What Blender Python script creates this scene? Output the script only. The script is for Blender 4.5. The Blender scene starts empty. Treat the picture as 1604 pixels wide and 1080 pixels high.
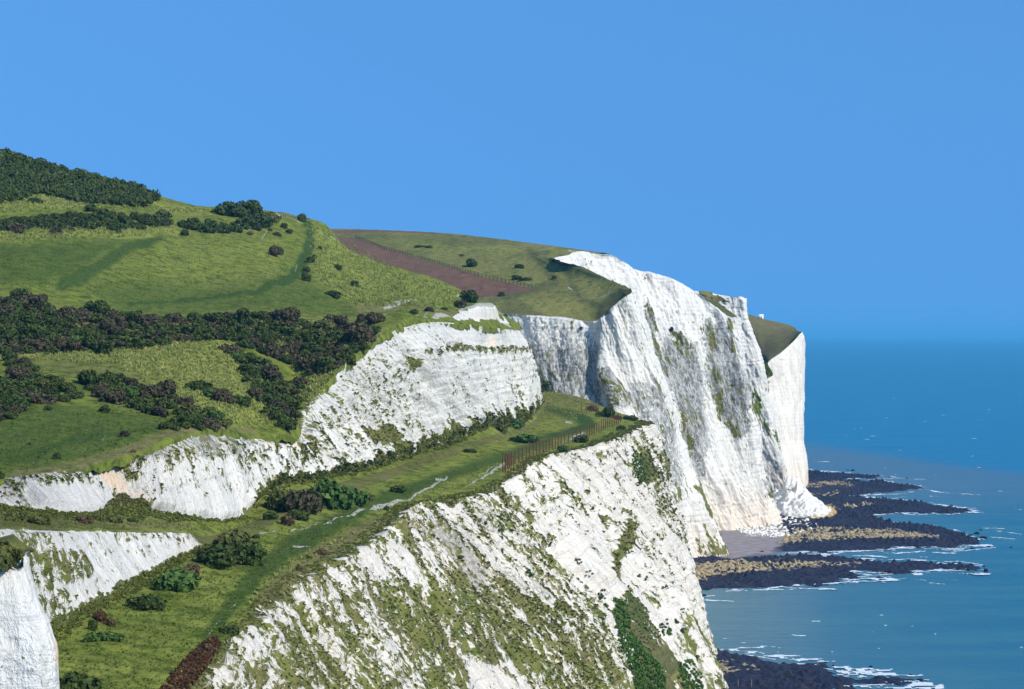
import bpy, math, random
import numpy as np
from mathutils import Vector

C = bpy.context.scene.collection
R = math.radians
# ------------------------------------------------------------------ camera
F = 3200.0; CX = 802.0; HY = 522.5; H = 88.0
cam_d = bpy.data.cameras.new('camera'); cam = bpy.data.objects.new('camera', cam_d); C.objects.link(cam)
cam.location = (0, 0, H); cam.rotation_euler = (R(90), 0, 0)
cam_d.sensor_width = 36.0; cam_d.lens = 36.0 * F / 1604.0
cam_d.shift_y = -(540.0 - HY) / 1604.0
cam_d.clip_start = 1.0; cam_d.clip_end = 900000.0
bpy.context.scene.camera = cam
# ------------------------------------------------------------------ world + sun
SUN_EL = R(37); SUN_AZ = R(130)      # azimuth from +Y clockwise (towards +X)
w = bpy.data.worlds.new("World"); bpy.context.scene.world = w; w.use_nodes = True
nt = w.node_tree; N = nt.nodes; L = nt.links; N.clear()
tc = N.new('ShaderNodeTexCoord'); mp = N.new('ShaderNodeVectorMath'); mp.operation = 'MULTIPLY_ADD'
mp.inputs[1].default_value = (1, 1, 0.3); mp.inputs[2].default_value = (0, 0, 0.44)
nm = N.new('ShaderNodeVectorMath'); nm.operation = 'NORMALIZE'
sky = N.new('ShaderNodeTexSky'); sky.sky_type = 'NISHITA'; sky.sun_disc = False
sky.sun_elevation = SUN_EL; sky.sun_rotation = SUN_AZ; sky.air_density = 1.0; sky.dust_density = 0.2; sky.ozone_density = 2.0
hs = N.new('ShaderNodeMix'); hs.data_type = 'RGBA'; hs.blend_type = 'MULTIPLY'; hs.inputs[0].default_value = 1.0; hs.inputs[7].default_value = (0.66, 1.29, 1.70, 1)
bg = N.new('ShaderNodeBackground'); bg.inputs[1].default_value = 0.135
out = N.new('ShaderNodeOutputWorld')
L.new(tc.outputs['Generated'], mp.inputs[0]); L.new(mp.outputs[0], nm.inputs[0]); L.new(nm.outputs[0], sky.inputs[0])
L.new(sky.outputs[0], hs.inputs[6]); L.new(hs.outputs[2], bg.inputs[0]); L.new(bg.outputs[0], out.inputs[0])
sd = bpy.data.lights.new('sun', 'SUN'); sd.energy = 5.0; sd.angle = R(0.5); sd.color = (1.0, 0.93, 0.81)
sun = bpy.data.objects.new('sun', sd); C.objects.link(sun)
sdir = Vector((math.sin(SUN_AZ) * math.cos(SUN_EL), math.cos(SUN_AZ) * math.cos(SUN_EL), math.sin(SUN_EL)))
sun.rotation_euler = sdir.to_track_quat('Z', 'Y').to_euler(); sun.location = (200, -200, 400)
vs = bpy.context.scene.view_settings
vs.view_transform = 'Standard'; vs.look = 'None'; vs.exposure = 0.0; vs.gamma = 1.0; vs.use_curve_mapping = False
bpy.context.scene.cycles.max_bounces = 5; bpy.context.scene.cycles.diffuse_bounces = 2

# ------------------------------------------------------------------ numpy noise
def _h(ix, iy, iz, s):
    n = (ix.astype(np.int64) * 374761393 + iy.astype(np.int64) * 668265263 + iz.astype(np.int64) * 2147483647 + s * 974634777) & 0xffffffff
    n = ((n ^ (n >> 13)) * 1274126177) & 0xffffffff
    n = ((n ^ (n >> 16)) * 2246822519) & 0xffffffff
    return ((n ^ (n >> 15)) & 0xffff).astype(np.float32) / 32767.5 - 1.0
def vn2(x, y, s=0):
    x = np.asarray(x, np.float32); y = np.asarray(y, np.float32)
    ix = np.floor(x); iy = np.floor(y); fx = x - ix; fy = y - iy
    ix = ix.astype(np.int64); iy = iy.astype(np.int64); z = np.zeros_like(ix)
    u = fx * fx * (3 - 2 * fx); v = fy * fy * (3 - 2 * fy)
    a = _h(ix, iy, z, s); b = _h(ix + 1, iy, z, s); c = _h(ix, iy + 1, z, s); d = _h(ix + 1, iy + 1, z, s)
    return (a * (1 - u) + b * u) * (1 - v) + (c * (1 - u) + d * u) * v
def fbm(x, y, o=4, s=0, g=0.5):
    t = 0; a = 1.0; n = 0; f = 1.0
    for k in range(o):
        t = t + a * vn2(x * f + 17.3 * k, y * f - 9.1 * k, s + k); n += a; a *= g; f *= 2.03
    return t / n * 1.6
def ridged(x, y, o=3, s=0):
    t = 0; a = 1.0; n = 0; f = 1.0
    for k in range(o):
        t = t + a * (1 - 2 * np.abs(vn2(x * f + 5.1 * k, y * f, s + k))); n += a; a *= 0.5; f *= 2.1
    return t / n
def worley(x, y, s=0):
    ix = np.floor(x).astype(np.int64); iy = np.floor(y).astype(np.int64)
    d1 = np.full(x.shape, 9.0, np.float32); d2 = d1.copy(); idv = np.zeros(x.shape, np.float32); z = np.zeros_like(ix)
    for i in (-1, 0, 1):
        for j in (-1, 0, 1):
            jx = ix + i; jy = iy + j
            px = jx + 0.5 + 0.45 * _h(jx, jy, z, s); py = jy + 0.5 + 0.45 * _h(jx, jy, z, s + 7)
            d = np.hypot(px - x, py - y); cid = _h(jx, jy, z, s + 3)
            m = d < d1
            d2 = np.where(m, d1, np.minimum(d2, d)); idv = np.where(m, cid, idv); d1 = np.where(m, d, d1)
    return d1, d2, idv
def ss(a, b, x):
    t = np.clip((x - a) / (b - a), 0, 1); return t * t * (3 - 2 * t)

# ------------------------------------------------------------------ picture <-> world, painting of ground cover
def W(px, py, Y): return ((px - CX) / F * Y, Y, H - (py - HY) / F * Y)
def proj(P):
    Y = np.maximum(P[..., 1], 1.0)
    return CX + F * P[..., 0] / Y, HY + F * (H - P[..., 2]) / Y
def polydist(px, py, poly):
    inside = np.zeros(px.shape, bool); d = np.full(px.shape, 1e9, np.float32)
    n = len(poly)
    for i in range(n):
        x0, y0 = poly[i]; x1, y1 = poly[(i + 1) % n]
        c = (y0 > py) != (y1 > py)
        with np.errstate(divide='ignore', invalid='ignore'):
            xi = (x1 - x0) * (py - y0) / ((y1 - y0) if y1 != y0 else 1e-9) + x0
        inside ^= c & (px < xi)
        dx, dy = x1 - x0, y1 - y0; q = dx * dx + dy * dy + 1e-9
        t = np.clip(((px - x0) * dx + (py - y0) * dy) / q, 0, 1)
        d = np.minimum(d, np.hypot(px - x0 - t * dx, py - y0 - t * dy))
    return np.where(inside, d, -d)
def pmask(px, py, poly, f=4.0):
    xs = [p[0] for p in poly]; ys = [p[1] for p in poly]
    bb = (px > min(xs) - 2 * f) & (px < max(xs) + 2 * f) & (py > min(ys) - 2 * f) & (py < max(ys) + 2 * f)
    m = np.zeros(px.shape, np.float32)
    if bb.any(): m[bb] = ss(-f, f, polydist(px[bb], py[bb], poly))
    return m
def lmask(px, py, line, wd, f=1.5):
    xs = [p[0] for p in line]; ys = [p[1] for p in line]
    if not isinstance(wd, (list, tuple)): wd = [wd] * len(line)
    r = max(wd) + 2 * f
    bb = (px > min(xs) - r) & (px < max(xs) + r) & (py > min(ys) - r) & (py < max(ys) + r)
    m = np.zeros(px.shape, np.float32)
    if not bb.any(): return m
    x = px[bb]; y = py[bb]; best = np.full(x.shape, -1e9, np.float32)
    for i in range(len(line) - 1):
        x0, y0 = line[i]; x1, y1 = line[i + 1]; dx, dy = x1 - x0, y1 - y0
        t = np.clip(((x - x0) * dx + (y - y0) * dy) / (dx * dx + dy * dy + 1e-9), 0, 1)
        d = np.hypot(x - x0 - t * dx, y - y0 - t * dy)
        best = np.maximum(best, (wd[i] * (1 - t) + wd[i + 1] * t) - d)
    m[bb] = ss(-f, f, best); return m

# ------------------------------------------------------------------ materials
def newmat(name):
    m = bpy.data.materials.new(name); m.use_nodes = True; n = m.node_tree; n.nodes.clear()
    o = n.nodes.new('ShaderNodeOutputMaterial'); p = n.nodes.new('ShaderNodeBsdfPrincipled')
    p.inputs['Roughness'].default_value = 0.95; p.inputs['Specular IOR Level'].default_value = 0.04
    n.links.new(p.outputs[0], o.inputs[0]); return m, n, p
class G:
    def __init__(s, n): s.n = n
    def node(s, t, **k):
        o = s.n.nodes.new(t)
        for a, b in k.items(): setattr(o, a, b)
        return o
    def lk(s, a, b): s.n.links.new(a, b)
    def put(s, i, v):
        if isinstance(v, bpy.types.NodeSocket): s.lk(v, i)
        else: i.default_value = v
    def attr(s, name): return s.node('ShaderNodeAttribute', attribute_name=name)
    def sep(s, v):
        o = s.node('ShaderNodeSeparateColor'); s.lk(v, o.inputs[0]); return o.outputs
    def math(s, op, a, b=0.0, c=None, clamp=False):
        o = s.node('ShaderNodeMath', operation=op, use_clamp=clamp); s.put(o.inputs[0], a); s.put(o.inputs[1], b)
        if c is not None: s.put(o.inputs[2], c)
        return o.outputs[0]
    def noise(s, vec, scale, detail=3, rough=0.55, dist=0.0):
        o = s.node('ShaderNodeTexNoise'); s.put(o.inputs['Vector'], vec); o.inputs['Scale'].default_value = scale
        o.inputs['Detail'].default_value = detail; o.inputs['Roughness'].default_value = rough; o.inputs['Distortion'].default_value = dist
        return o.outputs['Fac']
    def step(s, v, a, b):
        o = s.node('ShaderNodeMapRange', interpolation_type='SMOOTHSTEP'); s.put(o.inputs[0], v)
        o.inputs[1].default_value = a; o.inputs[2].default_value = b; return o.outputs[0]
    def mix(s, f, a, b):
        o = s.node('ShaderNodeMix', data_type='RGBA'); s.put(o.inputs[0], f)
        for i, v in ((6, a), (7, b)):
            if isinstance(v, tuple) and len(v) == 3: v = v + (1,)
            s.put(o.inputs[i], v)
        return o.outputs[2]
    def scale(s, v, k):
        o = s.node('ShaderNodeVectorMath', operation='MULTIPLY'); s.lk(v, o.inputs[0]); o.inputs[1].default_value = k; return o.outputs[0]
    def bump(s, hgt, st, d):
        o = s.node('ShaderNodeBump'); o.inputs['Strength'].default_value = st; o.inputs['Distance'].default_value = d; s.lk(hgt, o.inputs['Height']); return o.outputs[0]

def terrain_material():
    m, n, p = newmat('terrain'); g = G(n)
    a1 = g.attr('m1'); a2 = g.attr('m2'); s1 = g.sep(a1.outputs['Color']); s2 = g.sep(a2.outputs['Color'])
    veg, stain_shade, dry, path = s1[0], s1[1], s1[2], a1.outputs['Alpha']  # second channel holds grey staining and the headlands' painted shade
    field, warm, lush, brown = s2[0], s2[1], s2[2], a2.outputs['Alpha']
    pos = g.node('ShaderNodeNewGeometry').outputs['Position']
    suv = g.attr('suv').outputs['Vector']
    n1 = g.noise(suv, 0.9, 4, 0.65); n2 = g.noise(suv, 3.2, 3, 0.6); nb = g.noise(pos, 0.045, 4, 0.6); nw = g.noise(pos, 0.35, 4, 0.65); nf = g.noise(pos, 1.6, 3, 0.7)
    # chalk
    streak = g.noise(g.scale(suv, (1.3, 0.22, 1)), 1.0, 4, 0.65)
    ck = g.mix(g.step(streak, 0.25, 0.62), (0.49, 0.46, 0.40), (0.70, 0.67, 0.60))
    ck = g.mix(g.math('MULTIPLY', g.step(nb, 0.42, 0.68), 0.35), ck, (0.80, 0.73, 0.62))
    # bedding lines of the chalk, flint bands
    z = g.node('ShaderNodeSeparateXYZ'); g.lk(pos, z.inputs[0])
    zz = g.math('MULTIPLY_ADD', z.outputs[2], 0.42, g.math('MULTIPLY', nb, 0.9))
    cv = g.node('ShaderNodeCombineXYZ'); g.lk(zz, cv.inputs[2]); g.put(cv.inputs[0], 0.3)
    band = g.noise(cv.outputs[0], 3.0, 3, 0.85)
    bm = g.math('MULTIPLY', g.step(band, 0.55, 0.62), g.math('MULTIPLY', g.step(nw, 0.36, 0.58), 0.60))
    ck = g.mix(bm, ck, (0.42, 0.41, 0.38))
    crack = g.noise(g.scale(suv, (1.9, 0.40, 1)), 1.1, 4, 0.8)
    ck = g.mix(g.math('MULTIPLY', g.step(crack, 0.42, 0.33), 0.75), ck, (0.30, 0.285, 0.25))
    stf = g.step(g.math('ADD', g.math('MULTIPLY', g.math('SUBTRACT', n2, 0.5), 1.6), stain_shade), 0.42, 0.62)
    stc = g.mix(g.step(g.math('ADD', g.math('MULTIPLY', n1, 0.5), g.math('MULTIPLY', n2, 0.5)), 0.43, 0.57), (0.055, 0.06, 0.054), (0.38, 0.375, 0.35))
    ck = g.mix(g.math('MULTIPLY', stf, 0.85), ck, stc)
    wf = g.math('MULTIPLY', warm, g.step(nw, 0.25, 0.6))
    ck = g.mix(wf, ck, (0.78, 0.56, 0.36))
    # grass and scrub
    gr = g.mix(g.step(nw, 0.36, 0.64), (0.050, 0.080, 0.010), (0.118, 0.152, 0.022))
    gr = g.mix(g.step(nf, 0.56, 0.75), gr, (0.150, 0.175, 0.045))
    gr = g.mix(g.math('MULTIPLY', g.step(nb, 0.5, 0.7), 0.45), gr, (0.13, 0.13, 0.04))
    df = g.math('MULTIPLY', dry, g.step(g.math('ADD', nw, g.math('MULTIPLY', nf, 0.5)), 0.50, 0.86))
    gr = g.mix(df, gr, g.mix(nf, (0.19, 0.225, 0.036), (0.36, 0.35, 0.085)))
    gr = g.mix(g.math('MULTIPLY', lush, g.step(nw, 0.2, 0.45)), gr, g.mix(g.step(nf, 0.35, 0.65), (0.026, 0.056, 0.013), (0.056, 0.098, 0.022)))
    gr = g.mix(g.math('MULTIPLY', brown, g.step(nw, 0.22, 0.58)), gr, g.mix(nf, (0.115, 0.092, 0.042), (0.27, 0.21, 0.105)))
    n3 = g.noise(suv, 1.5, 5, 0.75)
    vf = g.step(g.math('ADD', g.math('ADD', veg, g.math('MULTIPLY', g.math('SUBTRACT', n2, 0.5), 1.1)), g.math('MULTIPLY', g.math('SUBTRACT', n3, 0.5), 1.1)), 0.44, 0.60)
    col = g.mix(vf, ck, gr)
    fl = g.mix(g.step(g.noise(g.scale(pos, (0.06, 0.5, 0.5)), 2.0, 4, 0.7), 0.3, 0.7), (0.125, 0.068, 0.044), (0.205, 0.120, 0.080))
    col = g.mix(field, col, fl)
    col = g.mix(g.step(g.math('ADD', path, g.math('MULTIPLY', g.math('SUBTRACT', nf, 0.5), 0.9)), 0.36, 0.62), col, (0.44, 0.42, 0.34))
    g.lk(col, p.inputs['Base Color'])
    hg = g.math('ADD', g.math('MULTIPLY', g.noise(suv, 1.5, 5, 0.7), 0.6), g.math('MULTIPLY', nf, 0.5))
    g.lk(g.bump(hg, 1.0, 0.75), p.inputs['Normal'])
    return m
MT = terrain_material()

def leafmat(name, c1, c2, c3):
    m, n, p = newmat(name); g = G(n)
    pos = g.node('ShaderNodeNewGeometry'); oi = g.node('ShaderNodeObjectInfo')
    a = g.noise(pos.outputs['Position'], 0.9, 3, 0.7); r = pos.outputs['Random Per Island']
    c = g.mix(g.step(a, 0.3, 0.7), c1, c2); c = g.mix(g.step(r, 0.72, 1.0), c, c3)
    c = g.mix(g.math('MULTIPLY', oi.outputs['Random'], 0.35), c, c3)
    g.lk(c, p.inputs['Base Color']); p.inputs['Roughness'].default_value = 0.75
    return m
ML = {
 'purple': leafmat('thorn_leaf', (0.032, 0.036, 0.016), (0.066, 0.056, 0.032), (0.110, 0.088, 0.052)),
 'dark': leafmat('dark_leaf', (0.024, 0.042, 0.012), (0.046, 0.070, 0.018), (0.085, 0.105, 0.030)),
 'green': leafmat('green_leaf', (0.030, 0.070, 0.018), (0.060, 0.112, 0.026), (0.105, 0.155, 0.040)),
 'olive': leafmat('olive_leaf', (0.050, 0.065, 0.018), (0.090, 0.100, 0.028), (0.14, 0.135, 0.045)),
 'red': leafmat('red_leaf', (0.045, 0.020, 0.014), (0.095, 0.034, 0.022), (0.12, 0.085, 0.035)),
 'brown': leafmat('brown_leaf', (0.075, 0.050, 0.026), (0.12, 0.085, 0.042), (0.17, 0.12, 0.06)),
 'straw': leafmat('straw', (0.17, 0.21, 0.045), (0.26, 0.29, 0.075), (0.38, 0.37, 0.13)),
 'olive2': leafmat('scrub_leaf', (0.070, 0.082, 0.026), (0.110, 0.112, 0.040), (0.15, 0.14, 0.055)),
 'ivy': leafmat('ivy_leaf', (0.040, 0.095, 0.016), (0.075, 0.15, 0.028), (0.12, 0.20, 0.045)),
 'bank': leafmat('bank_leaf', (0.070, 0.092, 0.020), (0.120, 0.140, 0.032), (0.17, 0.17, 0.05)),
 'meadow': leafmat('meadow_grass', (0.060, 0.105, 0.018), (0.11, 0.155, 0.026), (0.17, 0.20, 0.045)),
}
def plain(name, c, rough=0.8, var=0.25, sc=3.0):
    m, n, p = newmat(name); g = G(n); pos = g.node('ShaderNodeNewGeometry').outputs['Position']
    f = g.noise(pos, sc, 4, 0.7)
    g.lk(g.mix(f, tuple(x * (1 - var) for x in c), tuple(min(1, x * (1 + var)) for x in c)), p.inputs['Base Color'])
    p.inputs['Roughness'].default_value = rough; return m
M_rust = plain('rusty_iron', (0.115, 0.050, 0.036), 0.85, 0.4, 2.0)
M_wood = plain('weathered_wood', (0.22, 0.19, 0.15), 0.85)
M_darkwood = plain('dark_wood', (0.05, 0.045, 0.04), 0.85)
M_white = plain('white_paint', (0.80, 0.80, 0.78), 0.6, 0.06)
M_roof = plain('grey_roof', (0.25, 0.25, 0.26), 0.7)
M_black = plain('tunnel_dark', (0.012, 0.012, 0.012), 1.0, 0.2)  # near-black colour stands for the unlit inside of the tunnels
M_bark = plain('bark', (0.08, 0.06, 0.045), 0.9)
M_foam = plain('sea_foam', (0.60, 0.66, 0.70), 0.6, 0.25, 0.6)
M_chalkrock = plain('chalk_rock', (0.70, 0.66, 0.58), 0.9, 0.25, 0.7)
M_tanrock = plain('tan_rock', (0.33, 0.26, 0.145), 0.9, 0.4, 0.5)
M_weedrock = plain('weed_rock', (0.014, 0.014, 0.026), 0.6, 0.5, 0.5)  # dark of wet weed, with shadow mixed into the colour

# ------------------------------------------------------------------ mesh helpers
def mesh_np(name, V, Fq, mat, attrs=None, smooth=True, midx=None):
    V = np.ascontiguousarray(V.reshape(-1, 3), np.float32); Fq = np.ascontiguousarray(Fq, np.int32); k = Fq.shape[1]
    me = bpy.data.meshes.new(name); me.vertices.add(len(V)); me.vertices.foreach_set('co', V.ravel())
    me.loops.add(Fq.size); me.loops.foreach_set('vertex_index', Fq.ravel())
    me.polygons.add(len(Fq)); me.polygons.foreach_set('loop_start', np.arange(0, Fq.size, k, dtype=np.int32))
    if smooth: me.polygons.foreach_set('use_smooth', np.ones(len(Fq), bool))
    for m in (mat if isinstance(mat, (list, tuple)) else [mat]): me.materials.append(m)
    if midx is not None: me.polygons.foreach_set('material_index', np.ascontiguousarray(midx, np.int32))
    for an, (ty, arr) in (attrs or {}).items():
        a = me.attributes.new(an, ty, 'POINT')
        a.data.foreach_set('color' if ty == 'FLOAT_COLOR' else 'vector' if ty == 'FLOAT_VECTOR' else 'value', np.ascontiguousarray(arr, np.float32).ravel())
    me.update(calc_edges=True)
    return me
def link(name, me, parent=None, kind=None, label=None, cat=None, group=None, loc=None):
    o = bpy.data.objects.new(name, me); C.objects.link(o)
    if parent: o.parent = parent
    if kind: o['kind'] = kind
    if label: o['label'] = label
    if cat: o['category'] = cat
    if group: o['group'] = group
    if loc is not None: o.location = loc
    return o
def gridfaces(nv, nu, off=0):
    i = (np.arange(nv - 1)[:, None] * nu + np.arange(nu - 1)[None, :]).ravel() + off
    return np.stack([i, i + 1, i + nu + 1, i + nu], 1)
def hermite(Pc, tc_, t):
    Pc = np.asarray(Pc, float); tc_ = np.asarray(tc_, float); n = len(tc_)
    m = np.zeros_like(Pc); d = (Pc[1:] - Pc[:-1]) / (tc_[1:] - tc_[:-1])[:, None]
    m[0] = d[0]; m[-1] = d[-1]
    # monotone-ish tangents: harmonic limited
    a, b = d[:-1], d[1:]
    mm = (a + b) / 2; lim = 2.5 * np.minimum(np.abs(a), np.abs(b))
    m[1:-1] = np.where(a * b > 0, np.sign(mm) * np.minimum(np.abs(mm), lim), 0)
    k = np.clip(np.searchsorted(tc_, t, side='right') - 1, 0, n - 2)
    h = (tc_[k + 1] - tc_[k])[:, None]; s = ((t - tc_[k]) / (tc_[k + 1] - tc_[k]))[:, None]
    return (2 * s**3 - 3 * s**2 + 1) * Pc[k] + (s**3 - 2 * s**2 + s) * h * m[k] + (-2 * s**3 + 3 * s**2) * Pc[k + 1] + (s**3 - s**2) * h * m[k + 1]
def net(rows, useg, vseg, smooth_v=False):
    """rows: list (v) of lists (u) of world points -> fine grid; useg / vseg = samples per segment"""
    Pn = np.array(rows, float); nr, nc = Pn.shape[:2]
    tu = np.concatenate([np.linspace(i, i + 1, useg[i], endpoint=False) for i in range(nc - 1)] + [[nc - 1]])
    tv = np.concatenate([np.linspace(i, i + 1, vseg[i], endpoint=False) for i in range(nr - 1)] + [[nr - 1]])
    A = np.stack([hermite(Pn[r], np.arange(nc), tu) for r in range(nr)])      # nr, nu, 3
    if smooth_v:
        nu = A.shape[1]; B = hermite(A.reshape(nr, nu * 3), np.arange(nr), tv).reshape(len(tv), nu, 3)
    else:
        k = np.clip(tv.astype(int), 0, nr - 2); s = (tv - k)[:, None, None]; B = A[k] * (1 - s) + A[k + 1] * s
    return B, tu, tv
def metric(B):
    """s along strike, h down the face, in metres"""
    du = np.linalg.norm(np.diff(B, axis=1), axis=2).mean(0); s = np.concatenate([[0], np.cumsum(du)])
    dv = np.linalg.norm(np.diff(B, axis=0), axis=2); h = np.concatenate([np.zeros((1, B.shape[1])), np.cumsum(dv, 0)])
    return np.broadcast_to(s[None, :], B.shape[:2]).astype(np.float32), h.astype(np.float32)
def normals(B):
    gu = np.gradient(B, axis=1); gv = np.gradient(B, axis=0); n = np.cross(gu, gv)
    n /= np.linalg.norm(n, axis=2, keepdims=True) + 1e-9
    if (n * (np.array([0, 0, H]) - B)).sum(2).mean() < 0: n = -n
    return n
def relief(s, h, z, k=1.0, seed=0):
    rib = ridged(s / 23 + 0.25 * fbm(s / 30, h / 40, 2, seed + 9), h / 110, 2, seed)
    w1, w2, wi = worley(s / 4.5 + 0.35 * vn2(s / 3, h / 3, seed + 70), h / 8.0, seed + 71)
    d = 3.4 * rib + 1.5 * fbm(s / 7.5, h / 22, 3, seed + 20) + 0.35 * ridged(s / 2.6, h / 13, 2, seed + 30) + 0.55 * wi * ss(0.02, 0.18, w2 - w1) + 0.30 * fbm(s / 0.9, h / 2.2, 2, seed + 40)
    zz = z / 2.1 + 0.3 * fbm(s / 25, h / 25, 2, seed + 50)
    st = np.abs((zz % 1.0) - 0.5) * 2
    d += 0.22 * ss(0.25, 0.6, st) * (0.5 + 0.5 * vn2(np.floor(zz), s / 12, seed + 60))
    return d * k
zb = {}
ZB = np.full((600, 900), 1e9, np.float32); ZX = np.zeros((600, 900, 3), np.float32)   # 2-px lookup of the ground
def register(P):
    px, py = proj(P); i = (py / 2).astype(int).ravel(); j = (px / 2 + 40).astype(int).ravel(); Y = P[..., 1].ravel(); Q = P.reshape(-1, 3)
    ok = (i >= 0) & (i < 600) & (j >= 0) & (j < 900); i, j, Y, Q = i[ok], j[ok], Y[ok], Q[ok]
    o = np.argsort(-Y); i, j, Y, Q = i[o], j[o], Y[o], Q[o]
    better = Y < ZB[i, j]; i, j, Y, Q = i[better], j[better], Y[better], Q[better]
    ZB[i, j] = Y; ZX[i, j] = Q
def ground(px, py):
    i = int(py / 2); j = int(px / 2 + 40)
    for r in range(0, 5):
        best = None
        for a in range(i - r, i + r + 1):
            for b in range(j - r, j + r + 1):
                if 0 <= a < 600 and 0 <= b < 900 and ZB[a, b] < 1e8:
                    d = (a - i) ** 2 + (b - j) ** 2
                    if best is None or d < best[0]: best = (d, a, b)
        if best: return ZX[best[1], best[2]].copy()
    return None
def sheet(name, P, M, suv, rows=None, reg=True, label=None):
    if rows: P = P[rows[0]:rows[1]]; M = {k: v[rows[0]:rows[1]] for k, v in M.items()}; suv = suv[rows[0]:rows[1]]
    nv, nu = P.shape[:2]
    z0 = np.zeros((nv, nu), np.float32)
    m1 = np.stack([M.get(k, z0) for k in ('veg', 'stain_shade', 'dry', 'path')], -1); m2 = np.stack([M.get(k, z0) for k in ('field', 'warm', 'lush', 'brown')], -1)
    fc = gridfaces(nv, nu)
    me = mesh_np(name, P, fc, MT, {'m1': ('FLOAT_COLOR', m1), 'm2': ('FLOAT_COLOR', m2), 'suv': ('FLOAT_VECTOR', np.dstack([suv, z0]))})
    if reg: register(P)
    return link(name, me, kind='structure')

# ================================================================== ground cover painted in patches
def dens(px, py, base, lst):
    d = np.full(px.shape, base, np.float32)
    for poly, v, f in lst:
        m = pmask(px, py, poly, f); d = d * (1 - m) + v * m
    return d

# ------------------------------------------------------------------ NEAR CLIFF with the old railway terrace
ST = [ # foot (X,Y)  |  O outer edge  |  I inner edge | W1 top of low wall | TB foot of upper wall | T top of upper wall
 ((-18, 128), (170, 1290, 125), (-150, 1240, 125), (-330, 860, 140), (-420, 800, 160), (-520, 770, 170)),
 ((-5, 175),  (285, 1085, 172), (20, 1060, 168), (-60, 829, 185), (-120, 800, 205), (-200, 765, 215)),
 ((0, 200),   (335, 1020, 195), (91, 989, 194),  (30, 828, 200),  (0, 794, 240),    (-60, 762, 248)),
 ((5, 232),   (394, 956, 224),  (202, 922, 227), (140, 832, 230), (110, 808, 250),  (60, 743, 258)),
 ((10, 262),  (454, 908, 252),  (300, 868, 263), (285, 835, 266), (190, 800, 274),  (148, 730, 280)),
 ((16, 305),  (545, 856, 292),  (400, 836, 292), (335, 838, 290), (250, 806, 286),  (222, 708, 298)),
 ((22, 345),  (602, 816, 332),  (470, 800, 330), (430, 805, 328), (370, 817, 314),  (310, 679, 322)),
 ((28, 375),  (622, 796, 357),  (540, 775, 361), (480, 770, 362), (430, 762, 356),  (400, 688, 362)),
 ((33, 397),  (693, 782, 376),  (600, 755, 393), (545, 752, 390), (500, 750, 378),  (466, 690, 384)),
 ((38, 420),  (753, 769, 397),  (650, 735, 431), (610, 735, 418), (565, 738, 402),  (483, 636, 399)),
 ((44, 452),  (787, 752, 427),  (700, 718, 469), (670, 714, 452), (636, 717, 440),  (520, 596, 418)),
 ((51, 512),  (833, 721, 495),  (760, 697, 520), (730, 695, 508), (703, 697, 493),  (590, 530, 452)),
 ((53, 550),  (872, 711, 522),  (800, 685, 590), (780, 679, 580), (758, 670, 572),  (690, 505, 522)),
 ((54, 595),  (924, 698, 561),  (835, 672, 640), (822, 668, 642), (812, 664, 642),  (770, 514, 630)),
 ((56, 650),  (964, 682, 619),  (852, 652, 705), (846, 648, 712), (841, 645, 716),  (815, 519, 706)),
 ((59, 700),  (996, 669, 676),  (866, 628, 768), (850, 622, 775), (836, 620, 780),  (800, 522, 770)),
 ((61, 745),  (1009, 661, 716), (930, 636, 770), (880, 612, 800), (822, 608, 830),  (780, 520, 840)),
 ((55, 800),  (1006, 664, 760), (965, 646, 785), (940, 630, 810), (860, 600, 860),  (770, 510, 900)),
]
rows = [[], [], [], [], [], [], [], [], []]
for i, (ft, O, I, W1, TB, T) in enumerate(ST):
    o = W(*O); q = min(1, max(0, (i - 9) / 4.0)); a = 0.33 + 0.10 * q; b = 0.66 + 0.20 * q
    def lerp(t, zt): return (o[0] + (ft[0] - o[0]) * t, o[1] + (ft[1] - o[1]) * t, o[2] * (1 - zt))
    rows[0].append((ft[0] + 1, ft[1], -3)); rows[1].append(lerp(b, 0.66)); rows[2].append(lerp(a, 0.33)); rows[3].append(o)
    rows[4].append(W(*I)); rows[5].append(W(*W1)); rows[6].append(W(*TB)); t = W(*T); rows[7].append(t)
    rows[8].append((t[0] - 14, t[1] + 6, t[2] - 1.5))
useg = [50, 40, 46, 50, 56, 50, 34, 46, 46, 40, 46, 50, 44, 44, 36, 30, 16]
vseg = [110, 190, 230, 70, 50, 30, 200, 8]
B, tu, tv = net(rows, useg, vseg)
sw = np.clip(400 / B[..., 1], 0.85, 1.9); s, h = metric(B); ds = np.gradient(s[0]) * sw[vseg[0] + vseg[1] + vseg[2]]; s = np.broadcast_to(np.cumsum(ds)[None, :], B.shape[:2]).astype(np.float32); h = (h * sw).astype(np.float32)
n = normals(B); px, py = proj(B)
TV = np.broadcast_to(tv[:, None], px.shape); TU = np.broadcast_to(tu[None, :], px.shape)
isE = TV < 3; isled = (TV >= 3) & (TV <= 4); isH = (TV > 4) & (TV < 5); ister = (TV >= 5) & (TV <= 6); isG = (TV > 6) & (TV <= 7)
cw = np.where(isE, ss(3.0, 2.93, TV) * ss(-0.01, 0.1, TV), 0) + np.where(isG, ss(6.0, 6.1, TV) * ss(7.0, 6.78, TV), 0) + np.where(isH, ss(4, 4.1, TV) * ss(5, 4.9, TV) * ss(4.6, 3.6, TU), 0)
edge_n = 0.55 * fbm(s / 3, s * 0, 3, 77) / sw                     # ragged lip
kk = np.where(isE, 0.95, np.where(isH, 0.45, 0.62))
d = cw * relief(s, h, B[..., 2], 1.0, 3) * kk / sw
soft = 0.35 * fbm(B[..., 0] / 6, B[..., 1] / 6, 3, 5) + 0.12 * fbm(B[..., 0] / 1.3, B[..., 1] / 1.3, 2, 6)
P = B + n * d[..., None]
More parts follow.
